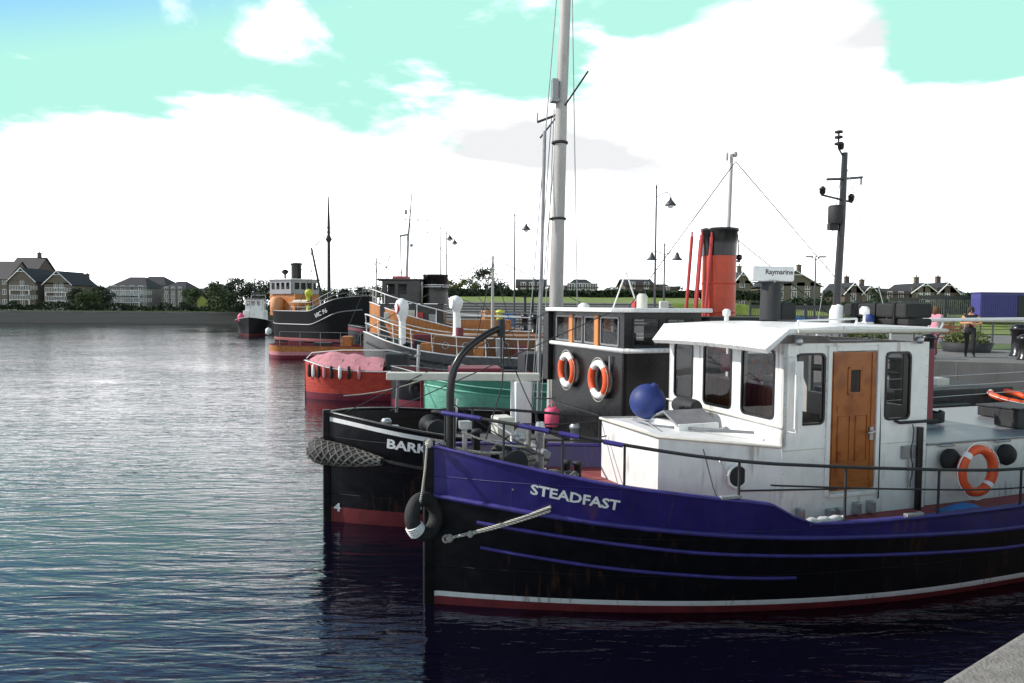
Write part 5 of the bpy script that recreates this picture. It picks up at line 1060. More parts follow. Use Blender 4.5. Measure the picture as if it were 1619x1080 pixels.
    if balcony:
        for s_ in range(1, storeys):
            b = MB(); zz = s_ * sh; b.box(-w2 * .75, w2 * .75, -1.0, -.002, zz - .08, zz + .04); 
            for i in range(int(w * 1.5 * .75 / .35)): xx = -w2 * .75 + i * .35; b.box(xx, xx + .05, -.98, -.93, zz + .04, zz + .98)
            b.box(-w2 * .75, w2 * .75, -.99, -.92, zz + .981, zz + 1.04)
            for xx in (-w2 * .72, w2 * .72): b.box(xx - .08, xx + .08, -.97, -.81, 0 if s_ == 1 else zz - sh + 1.05, zz - .081)
            b.build('balcony', lwhite, t)
    return t
def hx(px, Y): return (px - 809.5) / FP * Y
def hz(py, Y, px=400): return at(px, py, Y).z
Y0 = 158
def hs(label, pl, pr, eave, peak, Y=Y0, z=2.4, **k):
    x0 = hx(pl, Y); x1 = hx(pr, Y); xm = (pl + pr) / 2; he = hz(eave, Y, xm) - z; return house(label, (x0 + x1) / 2, Y, z, x1 - x0, k.pop('d', 9), he, hz(peak, Y, xm) - z - he, **k)
hs('dark-roofed house cut by the left edge of the picture', -22, 13, 440, 412, kind='side', wins=((.25, 1), (.55, 1), (.85, 1)), chim=False)
hs('tall dark block with a high ridge behind the first gabled house', 14, 57, 431, 406, Y=171, kind='side', d=8, wm_=brick2, storeys=4)
hs('gabled pale house with white bargeboards and balconies, leftmost gable', 15, 57, 444, 424, kind='gable', wins=((.5, 1),), chim=False, balcony=True)
hs('gabled pale house with white bargeboards and balconies, second gable from the left', 71, 114, 449, 429, kind='gable', wins=((.42, 1), (.62, 1)), chim=False, balcony=True)
hs('low dark-roofed link between the two gabled houses', 57, 71, 450, 434, Y=161, kind='side', wins=((.5, 1),), storeys=2, chim=False, wm_=brick2)
hs('brown house with a tall chimney right behind the second gable', 100, 128, 456, 440, Y=168, kind='hip', wins=((.5, 1),), storeys=2, wm_=brick2)
hs('small pale house between the trees left of the hipped-roof house', 146, 170, 462, 453, Y=164, kind='hip', wins=((.3, 1), (.7, 1)), storeys=2, chim=False)
hs('wide pale house with dark hipped roof and white balcony rails', 172, 232, 455, 437, kind='hip', wins=((.15, 1), (.38, 1), (.62, 1), (.85, 1)), wm_=render_, chim=False, balcony=True)
hs('brown house with a flat-topped dark roof, right of the white balcony house', 206, 262, 452, 436, Y=169, kind='hip', wins=((.3, 1), (.7, 1)), wm_=brick2, storeys=3, chim=False)
hs('narrow house with a pale tower front and dark hipped roof', 256, 292, 458, 444, kind='hip', wins=((.2, 1), (.5, 1), (.8, 1)), wm_=brick, chim=False)
hs('low long dark-roofed house behind the small tree at the right end of the row', 288, 318, 466, 456, Y=165, kind='side', wins=((.3, 1), (.7, 1)), storeys=2, chim=False, rm=tile)
hs('dark-roofed house beside the little yellow shed', 322, 350, 462, 449, Y=155, kind='hip', wins=((.3, 1), (.7, 1)), storeys=2, chim=False, wm_=brick2)
hs('small yellow-green walled shed at the head of the basin', 312, 328, 474, 466, Y=149, kind='gable', wins=(), storeys=1, d=4, chim=False, wm_=wallg, rm=tile, name='shed', barge=False)
RY = 122
for (lb, a, c, ev, pk, kw) in (
    ('long dark-roofed house right of the round tree', 818, 862, 453, 441, dict(kind='side', wins=((.2, 1), (.5, 1), (.8, 1)), wm_=brick2)),
    ('pale house with white windows framed by the tall grey mast stays', 896, 944, 455, 440, dict(kind='hip', wins=((.15, 1), (.4, 1), (.6, 1), (.85, 1)), wm_=render_)),
    ('dark hipped house just right of the tall grey mast', 866, 896, 460, 446, dict(kind='hip', wins=((.3, 1), (.7, 1)), wm_=brick2)),
    ('flat-looking dark block left of the two-lantern lamp', 988, 1032, 452, 441, dict(kind='side', wins=((.25, 1), (.75, 1)), wm_=brick2, rm=slate)),
    ('low gable just left of the dark block by the two-lantern lamp', 955, 984, 465, 454, dict(kind='gable', wins=((.5, 1),), storeys=2, wm_=brick)),
    ('dark-roofed house behind the two-lantern lamp cabinet', 1034, 1072, 462, 448, dict(kind='hip', wins=((.5, 1),), wm_=brick2)),
    ('gabled house touching the right side of the red funnel', 1158, 1186, 448, 430, dict(kind='gable', wins=((.5, 1),), wm_=brick)),
    ('large gabled house under the radar scanner', 1212, 1296, 452, 428, dict(kind='gable', wins=((.25, 1), (.5, 1), (.75, 1)), wm_=brick)),
    ('small gabled house right of the black mast', 1334, 1362, 463, 447, dict(kind='gable', wins=((.5, 1),), wm_=brick2)),
    ('gabled brick house, second right of the black mast', 1362, 1386, 464, 452, dict(kind='gable', wins=((.5, 1),), wm_=brick)),
    ('low long house with a brown tiled roof, third right of the black mast', 1392, 1436, 465, 456, dict(kind='side', wins=((.3, 1), (.7, 1)), storeys=2, wm_=brick2, rm=tile)),
    ('twin gabled house above the black roof pack', 1440, 1478, 462, 448, dict(kind='gable', wins=((.35, 1), (.65, 1)), wm_=brick)),
    ('gabled dark house behind the heads of the two walkers', 1480, 1512, 463, 447, dict(kind='gable', wins=((.5, 1),), wm_=brick2)),
    ('last low house before the blue container', 1512, 1534, 468, 458, dict(kind='side', wins=((.5, 1),), storeys=2, wm_=brick))):
    kw.setdefault('chim', 'gabled' in lb); hs(lb, a, c, ev, pk, Y=RY, z=3.0, **kw)

# ============================================================ PEOPLE
skin = mat('skin', (.50, .27, .18), .6, var=.05); hairb = mat('brown_hair', (.10, .045, .02), .8, bump=.4); hairg = mat('dark_hair', (.03, .022, .018), .8, bump=.4)
pinktop = mat('pink_top', (.65, .25, .32), .85, var=.1); greyc = mat('grey_cardigan', (.45, .44, .45), .85); burg = mat('burgundy_trousers', (.16, .03, .06), .85); blk = mat('black_clothes', (.015, .015, .018), .9); tan = mat('tan_sleeves', (.58, .28, .13), .7); shoe = mat('shoes', (.03, .025, .02), .6)
def person(label, loc, rz, J, R_, mats, picker, hair_m, hair_long):
    t = thing('person', label, 'person', loc, rz, 'people walking on the quay')
    E = [('pel', 'spine'), ('spine', 'chest'), ('chest', 'neck'), ('neck', 'jaw'), ('jaw', 'head'), ('head', 'crown'), ('chest', 'shL'), ('shL', 'elL'), ('elL', 'wrL'), ('wrL', 'paL'), ('chest', 'shR'), ('shR', 'elR'), ('elR', 'wrR'), ('wrR', 'paR'), ('pel', 'hipL'), ('hipL', 'knL'), ('knL', 'anL'), ('anL', 'toL'), ('pel', 'hipR'), ('hipR', 'knR'), ('knR', 'anR'), ('anR', 'toR')]
    names = list(J); me = bpy.data.meshes.new('body'); vs = [Vector(J[k]) for k in names]; es = [(names.index(a), names.index(c)) for a, c in E]; rr = [R_[k.rstrip('LR') if k[-1] in 'LR' else k] for k in names]
    nose_i = len(vs)
    for s_ in 'LR':      # five fingers on each palm
        p = Vector(J['pa' + s_]); w_ = Vector(J['wr' + s_]); d = (p - w_).normalized(); side_ = d.cross(Vector((1, 0, 0))).normalized()
        for k in range(4):
            b0 = len(vs); off = side_ * (k - 1.5) * .021; vs += [p + off + d * .035, p + off + d * (.075 - .006 * abs(k - 1)) + Vector((0, -.008, 0))]; rr += [.009, .0075]; es += [(names.index('pa' + s_), b0), (b0, b0 + 1)]
        b0 = len(vs); vs += [p + side_ * .045 + d * .005, p + side_ * .055 + d * .035]; rr += [.011, .009]; es += [(names.index('pa' + s_), b0), (b0, b0 + 1)]
    me.from_pydata(vs, es, []); o = bpy.data.objects.new('tmp', me); COL.objects.link(o)
    sk = o.modifiers.new('skin', 'SKIN'); sk.use_smooth_shade = True
    for i, v in enumerate(me.skin_vertices[0].data): v.radius = (rr[i], rr[i] * (.8 if i < len(names) and names[i] in ('chest', 'spine', 'pel') else 1)); v.use_root = (i == names.index('pel'))
    ss = o.modifiers.new('sub', 'SUBSURF'); ss.levels = 2; ss.render_levels = 2
    bpy.context.view_layer.update(); m2 = bpy.data.meshes.new_from_object(o.evaluated_get(bpy.context.evaluated_depsgraph_get())); bpy.data.objects.remove(o)
    m2.materials.clear()
    for q in mats: m2.materials.append(q)
    segs = [(Vector(J[a]), Vector(J[c]), a, c) for a, c in E]
    for p in m2.polygons:
        c = p.center; best = min(segs, key=lambda s_: (c - (s_[0] + (s_[1] - s_[0]) * max(0, min(1, (c - s_[0]).dot(s_[1] - s_[0]) / max((s_[1] - s_[0]).length_squared, 1e-6))))).length); p.material_index = picker(best[2], best[3], c); p.use_smooth = True
    m2.name = 'body'; bo_ = bpy.data.objects.new('body', m2); COL.objects.link(bo_); bo_.parent = t
    hd = Vector(J['head']); b = MB(); b.lathe([(.002, .135), (.06, .125), (.098, .07), (.108, .0), (.10, -.06 - hair_long), (.07, -.10 - hair_long)], 18, hd + Vector((0, .022, .0)));
    b.build('hair', hair_m, t)
    b = MB(); f_ = hd + Vector((0, -.102, -.02)); b.add([tuple(f_ + Vector(q)) for q in ((-.013, 0, -.03), (.013, 0, -.03), (0, -.028, -.022), (0, -.002, .02))], [(0, 1, 2), (0, 2, 3), (1, 3, 2)]); b.build('nose', mats[0], t)
    b = MB()
    for sx in (-.032, .032): b.lathe([(.002, .009), (.010, 0), (.002, -.009)], 8, hd + Vector((sx, -.094, .005)))
    b.build('eyes', blk, t)
    b = MB(); b.tube([hd + Vector((-.025, -.092, -.068)), hd + Vector((0, -.099, -.07)), hd + Vector((.025, -.092, -.068))], .006, 6); b.build('mouth', maroon, t)
    b = MB()
    for sx in (-.09, .09): b.lathe([(.004, .03), (.014, .01), (.010, -.03)], 8, hd + Vector((sx, .0, -.01)))
    b.build('ears', mats[0], t)
    return t
RD = dict(pel=.155, spine=.135, chest=.16, neck=.058, jaw=.075, head=.094, crown=.068, sh=.07, el=.044, wr=.030, pa=.030, hip=.105, kn=.062, an=.042, to=.038)
JW = dict(pel=(0, 0, .92), spine=(0, 0, 1.10), chest=(0, -.01, 1.30), neck=(0, 0, 1.44), jaw=(0, -.02, 1.50), head=(0, -.01, 1.57), crown=(0, 0, 1.63), shL=(.18, 0, 1.36), elL=(.23, .05, 1.10), wrL=(.21, -.10, .90), paL=(.20, -.15, .83), shR=(-.18, 0, 1.36), elR=(-.24, .08, 1.11), wrR=(-.23, -.02, .88), paR=(-.23, -.06, .81), hipL=(.09, 0, .88), knL=(.09, -.16, .50), anL=(.09, -.10, .10), toL=(.09, -.24, .04), hipR=(-.09, 0, .88), knR=(-.09, .08, .48), anR=(-.09, .26, .12), toR=(-.09, .15, .04))
def pick1(a, c, p):
    if a in ('neck', 'jaw', 'head') or c == 'neck' and p.z > 1.42: return 0
    if a[:2] == 'wr': return 0
    if a[:2] in ('sh', 'el') : return 2
    if a[:2] in ('hi',) or (a == 'pel' and p.z < .95) or a[:2] == 'kn': return 3
    if a[:2] == 'an': return 4
    return 1
person('woman with brown hair in a pink top, grey sleeves and burgundy trousers', (14.2, 24.4, 2.2), R(-60), JW, RD, [skin, pinktop, greyc, burg, shoe], pick1, hairb, .07)
JM = dict(JW, elL=(.30, -.02, 1.13), wrL=(.10, -.20, 1.10), paL=(.03, -.22, 1.12), elR=(-.30, -.02, 1.13), wrR=(-.10, -.20, 1.14), paR=(-.03, -.22, 1.15), knR=(-.09, -.02, .48), anR=(-.10, .12, .09), toR=(-.10, -.02, .04), knL=(.09, -.08, .49), anL=(.12, -.02, .09), toL=(.12, -.16, .04))
person('person in black with bare tanned forearms folded across the chest', (15.25, 24.2, 2.2), R(-25), JM, dict(RD, chest=.17, sh=.078), [skin, blk, tan, blk, shoe], lambda a, c, p: (2 if a[:2] == 'sh' else 2 if a[:2] == 'el' else pick1(a, c, p)), hairg, 0)

# ============================================================ MORE OF WHAT CROWDS THE BASIN
def wire(parent, name, pts, r, m, sag=0.0, n=10):
    b = MB(); a, c = Vector(pts[0]), Vector(pts[1]); b.tube([a.lerp(c, i / n) - Vector((0, 0, sag * 4 * (i / n) * (1 - i / n))) for i in range(n + 1)], r, 5, False); return b.build(name, m, parent)
# coaster: winches, hold coamings, rails, lifeboat
for a in (3.2, 4.2): 
    b = MB(); b.lathe([(.45, -.9), (.45, -.8), (.25, -.75), (.25, .75), (.45, .8), (.45, .9)], 12, (a, 0, 3.9 if a < 4 else 3.7), Matrix.Rotation(R(90), 3, 'X')); b.build('winch', greyd, vc)
VC.line(lambda a: VC.sheer(a) + .9, .1, 8.5, .035, greym, vc, 'hand_rail', inset=.1)
VC.line(lambda a: VC.sheer(a) + .45, .1, 8.5, .025, greym, vc, 'middle_rail', inset=.1)
for a in (.3, 1, 1.8, 2.7, 3.7, 4.8, 6, 7.2, 8.4):
    b = MB(); y = VC.hb(a, VC.sheer(a)) - .1; b.tube([(a, y, VC.sheer(a)), (a, y, VC.sheer(a) + .9)], .035, 5); b.build('stanchion', greym, vc)
for (p, q) in (((6, 0, 12), (.3, 0, 5.2)), ((6, 0, 12), (11.4, 0, 6.6)), ((8.3, .4, 9.7), (6, 0, 11)), ((8.3, .4, 9.7), (7.0, 1.5, 3.4))): wire(vc, 'rigging_wire', (p, q), .03, greyd)
lb_ = thing('ship_lifeboat', 'small ochre lifeboat resting on the coaster deck beside its bridge', 'lifeboat', VC.w(8.4, 1.5, 3.3), VC.th)
b = MB(); vs = []
for i in range(11):
    t_a = i / 10 * 2 - 1; w_ = .62 * math.sqrt(max(1 - t_a ** 2, .01))
    for k in range(7): A = math.pi * k / 6; vs.append((t_a * 1.5, w_ * math.cos(A), .75 + .15 * t_a * t_a - .7 * math.sin(A) * (1 - .4 * t_a ** 2)))
b.add(vs, [(i * 7 + k, (i + 1) * 7 + k, (i + 1) * 7 + k + 1, i * 7 + k + 1) for i in range(10) for k in range(6)], True); b.build('hull', ochre, lb_)
b = MB(); b.add([(-1.4, 0, 1.0), (1.4, 0, 1.0), (1.2, .5, .78), (-1.2, .5, .78), (1.2, -.5, .78), (-1.2, -.5, .78)], [(0, 1, 2, 3), (1, 0, 5, 4)]); b.build('cover', cream, lb_)
# a black lighter and a brown workboat filling the gap towards the quay
LT = Vessel((-13.2, 58.5), 12, 13, 2.2, 2.4, 2.5, 1.8, 2.0, 2.4, [(0, 2.2), (3, 1.8), (13, 1.9)], .4, stern=(2, .5), topz=1.8)
lt = thing('lighter', 'black steel lighter with a rusty red stripe lying between the coaster and the ochre tug', 'barge', (LT.x0, LT.y0, 0), LT.th)
LT.hull(([black, antifoul, maroon], [(c0(-.8), c0(.3), 1, 2), (c0(.3), lambda a: LT.sheer(a) - .35, 0, 4), (lambda a: LT.sheer(a) - .35, lambda a: LT.sheer(a) - .15, 2, 1), (lambda a: LT.sheer(a) - .15, LT.sheer, 0, 1)]), lt, inner=black, cap=greym, deckm=deckg)
b = MB(); b.box(3.0, 10.5, -1.6, 1.6, 1.4, 2.3); b.build('hatch_coaming', maroon, lt, bevel=.05)
b = MB(); b.prism([(3.1, -1.5), (10.4, -1.5), (10.4, 1.5), (3.1, 1.5)], 2.31, 2.55); b.build('hatch_cover', mat('brown_tarpaulin', (.20, .12, .07), .85, bump=.5, bscale=5), lt, bevel=.1)
b = MB(); b.box(11.0, 12.4, -1.0, 1.0, 1.4, 3.4); b.build('cuddy', ochre, lt, bevel=.05)
b = MB(); b.tube([(2.2, 0, 1.6), (2.25, 0, 7.6)], [.1, .05], 8); b.tube([(2.2, 0, 2.4), (6.6, .1, 4.6)], .06, 6); mm_ = b.build('mast', mastp, lt)
for (p, q) in (((2.25, 0, 7.3), (.1, 0, 2.2)), ((2.25, 0, 7.3), (6.6, .1, 4.6)), ((2.25, 0, 7.3), (11.5, 0, 3.4)), ((2.25, 0, 6.9), (3.1, -2.1, 1.9))): wire(lt, 'rigging_wire', (p, q), .022, greyd)
tyres(LT, lt, (1.2, 3.5, 6, 8.5, 11), 1.2, .35)
WB = Vessel((-4.6, 27.6), 8, 8.5, 1.5, 1.7, 3, 2.2, 2.0, 2.4, [(0, 1.5), (2, 1.15), (8.5, 1.1)], .35, stern=(1.6, .5), topz=1.3)
wb = thing('workboat', 'low dark workboat with a red engine cover between the red boat and the green boat', 'boat', (WB.x0, WB.y0, 0), WB.th)
WB.hull(([blacks, maroon], [(c0(-.7), c0(.25), 1, 2), (c0(.25), WB.sheer, 0, 4)]), wb, inner=maroon, cap=greym, deckm=deckg)
b = MB(); b.box(2.2, 4.2, -.8, .8, .8, 1.45); b.build('engine_cover', maroon, wb, bevel=.06)
b = MB(); b.box(5.0, 6.6, -.9, .9, .8, 2.0); w0 = b.build('wheel_shelter', greyd, wb, bevel=.05)
b = MB(); b.tube([(1.0, 0, 1), (1.05, 0, 2.3)], .06, 8); b.tube([(.9, -.5, 1.9), (1.1, .5, 1.9)], .04, 6); b.build('samson_post', galv, wb)
b = MB()
for i in range(7): b.box(1.6 + i * .13, 1.68 + i * .13, -.7, .7, 1.0 + .05 * (i % 2), 1.08 + .05 * (i % 2))
b.build('timber_stack', cream, wb, bevel=.01)
tyres(WB, wb, (1.0, 2.4, 4.2), .75, .24)
coil('pale heap of rope on the bow of the low dark workboat', WB.w(.75, 0, .95), .35, 6, .04, rope, mess=.06)
coil('grey rope heap on the foredeck of the black tug near its bow', BK.w(.95, 0, 1.40), .28, 6, .035, roped, mess=.05)
coil('pale rope coil on the black tug deck beside the white T-frame', BK.w(2.9, -.85, 1.12), .28, 7, .035, rope, mess=.04)
# grey tug: awning frame, boxes, mast and wires
GYH = 2.3
b = MB(); b.box(9.7, 12.6, -1.1, 1.1, 1.0, 3.5); gw = b.build('wheelhouse', mat('brown_paint', (.22, .085, .03), .55, dirt=.4), gy, bevel=.05)
b = MB(); b.tube([(6.6, 0, 2.3), (6.6, 0, 6.4)], [.09, .05], 8); b.tube([(6.0, -.6, 5.2), (7.2, .6, 5.2)], .03, 6); b.build('mast', mastp, gy)
for (p, q) in (((6.6, 0, 6.3), (.1, 0, 2.5)), ((6.6, 0, 6.3), (12, 0, 3.6)), ((6.6, 0, 6.1), (5.6, -1.9, 1.4)), ((6.6, 0, 6.1), (7.8, -2.1, 1.4))): wire(gy, 'rigging_wire', (p, q), .02, greyd)
for i, (x, y, w_, h_, m_) in enumerate(((5.6, -1.7, .5, .5, ochre), (6.7, -1.75, .4, .7, greym), (7.6, -1.7, .7, .35, maroon), (8.7, -1.75, .35, .6, cream), (3.0, -1.5, .5, .45, ochre))):
    b = MB(); b.box(x, x + w_, y - .2, y + .2, .9, 1.0 + h_ + .5); b.build('deck_box', m_, gy, bevel=.03)
for a in (1.3, 2.2): 
    b = MB(); b.lathe([(.12, 0), (.12, .5), (.17, .52), (.17, .6), (.1, .62)], 12, (a, -.5, GY.deckz(a))); b.build('bitt', blacks, gy)
# ochre tug details
for i, (x, z, m_) in enumerate(((1.2, 3.0, cream), (2.0, 3.1, blacks), (3.2, 3.0, red), (4.0, 2.9, greym))):
    b = MB(); b.box(x, x + .45, -1.95, -1.72, z - .3, z + .35); b.build('deck_gear', m_, ot, bevel=.03)
for (p, q) in (((2.6, 0, 10), (.1, 0, 4.1)), ((2.6, 0, 10), (8.5, 0, 2.6)), ((2.6, 0, 9.3), (2.0, -1.6, 4)), ((2.6, 0, 9.3), (3.4, -1.6, 4)), ((1.3, .2, 9.35), (1.2, .2, 5.5)), ((3.8, -.3, 9.3), (3.6, -.3, 5.6))): wire(ot, 'rigging_wire', (p, q), .018, greyd)
b = MB(); b.tube([(6.6, 0, 2), (6.7, 0, 5.2)], .08, 8); b.box(5.9, 9.2, -1.3, 1.3, 1.6, 2.9); b.build('after_house', ochre, ot, bevel=.05) if False else None
b = MB(); b.box(5.9, 9.2, -1.3, 1.3, 1.6, 2.9); b.build('after_house', ochre, ot, bevel=.05)
# lashings on the pink cover and the green boat's ropes
for a in (.6, 1.1, 1.6, 2.1, 2.6, 3.1):
    y = RB.hb(a, 1.3); wire(rb, 'lashing', ((a, -y * .5, RB.sheer(a) + .42), (a + .05, -y - .02, RB.sheer(a) - .05)), .012, rope)
for (p, q) in (((.1, -.1, 1.72), (-2.2, -.5, 1.3)), ((2.6, -1.3, 1.45), (2.4, -1.35, .5)), ((4.6, -1.3, 1.3), (4.4, -1.36, .4))): wire(gr, 'mooring_line', (p, q), .018, rope, .1)
tyres(GR, gr, (6.3,), .8, .24)
# Steadfast: extra lines, seams, cleats and wear
for (p, q, m_, r_) in (((.3, -.35, 2.25), (1.35, -.35, 2.0), rope, .014), ((.05, 0, 2.1), (.95, -.1, 1.9), rope, .022), ((1.35, .35, 2.0), (2.8, .6, 1.9), greyd, .01), ((.22, -.13, 2.6), (1.5, -.3, 1.8), greyd, .008), ((1.0, .7, 2.2), (2.8, .82, 2.1), greyd, .012), ((.90, -.1, 3.45), (1.35, -.35, 2.3), greyd, .008)): wire(st, 'deck_line', (p, q), r_, m_, .06)
for (a, y, h_) in ((.7, .3, .55), (1.7, .4, .5), (1.75, -.3, .35), (2.1, .1, .28)):
    b = MB(); b.lathe([(.05, 0), (.05, h_), (.07, h_ + .01), (.07, h_ + .05), (.03, h_ + .06)], 12, (a, y, ST.deckz(a))); b.build('bollard', (galv, greyd)[int(a * 10) % 2], st)
b = MB(); b.tube([(1.15, -.45, 2.02), (1.25, -.2, 2.22), (1.3, .3, 2.2), (1.2, .6, 1.95)], .03, 8); b.build('rope_hank', roped, st)
for z in (1.95,): wire(st, 'seam_strip', ((4.36, -1.356, z), (6.8, -1.356, z)), .006, cream)
for a in (4.34, 5.02, 5.95, 6.79):
    b = MB()
    for k in range(14): b.lathe([(.008, -.004), (.005, .004)], 6, (a, -1.353, 1.2 + k * .15), Matrix.Rotation(R(90), 3, 'X'))
    b.build('rivet_row', galv, st)
b = MB(); b.tube([(5.92, -1.37, 3.25), (5.92, -1.37, 3.05), (5.95, -1.37, 2.0), (5.95, -1.37, 1.2)], .009, 6); b.build('cable', greyd, st)
b = MB(); b.box(6.35, 6.6, -1.40, -1.353, 2.62 - .9, 2.8 - .9); b.tube([(6.47, -1.38, 1.72), (6.47, -1.38, 1.3)], .01, 6); b.build('junction_box', greym, st, bevel=.01)
for x in (4.48, 6.55):
    b = MB(); b.lathe([(.03, 0), (.055, .02), (.055, .08), (.03, .1)], 12, (x, -1.42, 3.32)); b.build('bulkhead_lamp', galv, st)
for a in (3.2, 5.8, 8.6):
    b = MB(); y = -(ST.hb(a, ST.sheer(a)) - .0); b.box(a - .14, a + .14, y - .02, y + .05, ST.sheer(a) + .036, ST.sheer(a) + .075); b.box(a - .05, a - .02, y - .0, y + .03, ST.sheer(a) + .03, ST.sheer(a) + .06); b.build('fairlead', galv, st, bevel=.006)
wire(st, 'mooring_line', (ST.side(8.6, 1.2, .02), (14.2, -3.6, 2.15)), .022, rope, .12)
# Barking wires and forestay
for (p, q) in (((4.9, -1.4, 3.75), (1.1, 0, 1.9)), ((4.9, 1.4, 3.75), (.3, 0, 1.9)), ((8.1, 0, 5.5), (12, -1.5, 2.2)), ((8.8, .5, 7.0), (5.6, -.6, 3.8)), ((8.8, .5, 7.0), (14, .5, 2.5)), ((9.6, -1.6, 3.6), (9.6, -1.6, 1.5))): wire(bk, 'stay', (p, q), .010, greyd)
b = MB(); b.tube([(bx + 1.1, .9, 3.78), (bx + 1.4, .9, 4.55)], .015, 6); b.tube([(bx + 1.7, .9, 3.78), (bx + 1.4, .9, 4.55)], .015, 6); b.build('light_frame', white, bk)

# ------------------------------------------------------------ quay clutter behind
rl = mat('railing_paint', (.05, .052, .055), .5)
def rail_run(label, x0, y0, x1, y1, z, n, h=1.1):
    t = thing('quay_railing', label, 'railing', (x0, y0, z)); d = Vector((x1 - x0, y1 - y0, 0)); b = MB()
    b.tube([(0, 0, h), tuple(d + Vector((0, 0, h)))], .035, 6); b.build('top_rail', rl, t)
    for k in (.35, .7): b = MB(); b.tube([(0, 0, h * k), tuple(d + Vector((0, 0, h * k)))], .018, 6); b.build('rail_bar', rl, t)
    for i in range(n + 1): b = MB(); q = d * (i / n); b.tube([(q.x, q.y, 0), (q.x, q.y, h + .05)], .04, 6); b.build('post', rl, t)
rail_run('black railing along the far quay edge behind the wheelhouse door', 12.4, 24.8, 8.4, 40.5, 2.2, 9)
rail_run('black railing along the quay behind the ochre tug', 6.8, 45.0, -2.6, 55.8, 2.2, 9)
rail_run('long black railing across the paved quay behind the white cabin', 9.5, 47, 34, 44, 2.2, 14)
rail_run('black railing nearest the right edge, behind the walkers', 18, 36, 36, 34, 2.2, 10)
def bench(label, x, y, rz):
    t = thing('bench', label, 'bench', (x, y, 2.2), rz, 'benches on the quay')
    for i in range(4): b = MB(); b.box(-.8, .8, -.22 + i * .12, -.13 + i * .12, .42, .46); b.build('slat', wood, t)
    for i in range(3): b = MB(); b.box(-.8, .8, .26 + i * .03, .29 + i * .03, .55 + i * .13, .64 + i * .13); b.build('back_slat', wood, t)
    for sx in (-.7, .7): b = MB(); b.tube([(sx, -.2, 0), (sx, -.2, .42), (sx, .25, .42), (sx, .36, .95)], .03, 6); b.tube([(sx, .25, .42), (sx, .3, 0)], .03, 6); b.build('leg', rl, t)
for i, (x, y, rz, l) in enumerate(((18.5, 30.5, .2, 'wooden bench on the quay just right of the walkers'), (12.0, 44.5, .1, 'wooden bench behind the black roof pack'), (22.5, 38, .1, 'wooden bench on the quay at the right edge, by the railing'))): bench(l, x, y, rz)
def planter(label, x, y, r=.9, h=.35):
    t = thing('planter', label, 'planter', (x, y, 2.2), 0, 'round planters on the quay'); b = MB(); b.lathe([(r * .85, 0), (r, h), (r * .92, h), (r * .9, h - .08)], 20); b.build('pot', greyd, t)
    rg = random.Random(int(x * 9)); b = MB()
    for i in range(500):
        A = rg.random() * 6.28; q = r * .85 * math.sqrt(rg.random()); p = Vector((q * math.cos(A), q * math.sin(A), h + rg.random() * .6 * (1.2 - q / r))); a = Vector((rg.gauss(0, 1), rg.gauss(0, 1), rg.gauss(0, 1))).normalized() * .07; c2 = a.cross(Vector((rg.gauss(0, 1), rg.gauss(0, 1), 1))).normalized() * .04; b.add([p - a, p + c2, p + a, p - c2], [(0, 1, 2, 3)])
    b.build('shrub', leafC, t)
planter('round planter of green shrubs left of the two walkers', 13.9, 28.5); planter('round planter of green shrubs behind the person in black', 17.2, 27.5); planter('round planter of green shrubs by the long railing', 19.5, 41)
b = MB(); b.prism([(19, 46.5), (60, 42), (60, 51.9), (30, 51.9), (21, 58)], 2.15, 2.23); tag(b.build('verge', grassm), kind='structure')
b = MB(); b.prism([(14.2, 29.8), (24, 28.2), (26, 33.4), (15, 34.5)], 2.15, 2.225); tag(b.build('lawn', grassd), kind='structure')
bollard('black quay bollard nearest behind the maroon casing', 13.4, 23.4, blacks, .8, .2, 'black bollards on the quay'); bollard('black quay bollard between the two walkers and the railing', 16.4, 23.2, blacks, .8, .2, 'black bollards on the quay')

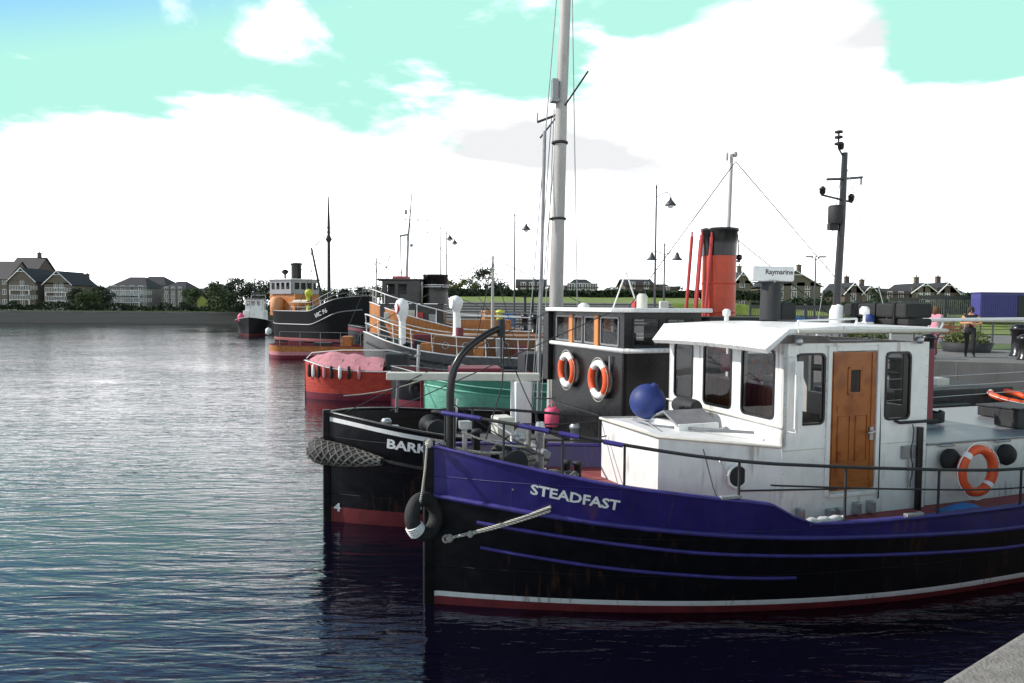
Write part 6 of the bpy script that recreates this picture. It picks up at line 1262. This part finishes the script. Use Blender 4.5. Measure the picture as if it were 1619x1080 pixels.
# low rust-red barge in front of the coaster
RBG = Vessel((-17.4, 52.0), 6, 8.5, 1.5, 1.6, 1.5, 1.2, 2.0, 2.4, [(0, .95), (8.5, .8)], .25, stern=(1.2, .5), topz=.9)
rg_ = thing('rusty_barge', 'low rust-red and orange barge lying on the water in front of the coaster', 'barge', (RBG.x0, RBG.y0, 0), RBG.th)
RBG.hull(([maroon, pinkt, ochre], [(c0(-.5), c0(.25), 0, 2), (c0(.25), c0(.5), 1, 1), (c0(.5), RBG.sheer, 2, 2)]), rg_, inner=maroon, cap=maroon, deckm=deckred)
for i, (x, w_, h_, m_) in enumerate(((1.5, .9, .5, maroon), (3.2, 1.2, .35, greyd), (5.2, .7, .8, ochre), (6.6, .8, .45, blacks))):
    b = MB(); b.box(x, x + w_, -.8, .5, .7, .75 + h_); b.build('deck_load', m_, rg_, bevel=.04)
b = MB(); b.tube([(1.0, -1.2, 1.9), (8.0, -1.4, 1.8)], .02, 5)
for i in range(6): b.tube([(1.0 + 1.4 * i, -1.2 - .04 * i, .8), (1.0 + 1.4 * i, -1.2 - .04 * i, 1.88)], .02, 5)
b.build('hand_rail', greym, rg_)
# door mouldings, clutter on the after trunk
for (u0, u1, z0, z1) in ((.12, .32, 1.75, 2.36), (.42, .62, 1.75, 2.36)):
    b = MB(); x0 = wx0 + .775 + u0; x1 = wx0 + .775 + u1; y = -wy - .018
    b.tube([(x0, y, z0), (x1, y, z0), (x1, y, z1), (x0, y, z1)], .009, 5, closed=True); b.build('panel_moulding', wood, door)
hose = []
for i in range(90):
    A = i * .35; hose.append((8.3 + .42 * math.cos(A), .1 + .38 * math.sin(A), 1.94 + i * .0018))
b = MB(); b.tube(hose, .022, 6); o = b.build('hose_coil', rubber); o.matrix_world = ST.M; tag(o, 'black hose coiled on the roof of the white after cabin', 'hose')
for i, (x, y, w_, d_2, h_, m_, l_) in enumerate(((9.3, -.9, .5, .4, .3, greyd, 'dark grey deck box on the white after cabin roof, nearest the lifebuoy'), (10.1, -.2, .8, .6, .18, greyd, 'flat dark locker further aft on the white after cabin roof'), (7.35, .2, .45, .5, .22, maroon, 'dark red locker on the after cabin roof against the wheelhouse'))):
    t = thing('deck_box', l_, 'box', ST.w(x, y, 1.90), ST.th); b = MB(); b.box(0, w_, 0, d_2, .012, h_); b.build('body', m_, t, bevel=.02); b = MB(); b.box(-.02, w_ + .02, -.02, d_2 + .02, h_ + .002, h_ + .035); b.build('lid', m_, t, bevel=.01)
    b = MB(); b.box(w_ * .4, w_ * .6, -.04, -.021, h_ - .06, h_ + .02); b.build('catch', galv, t)
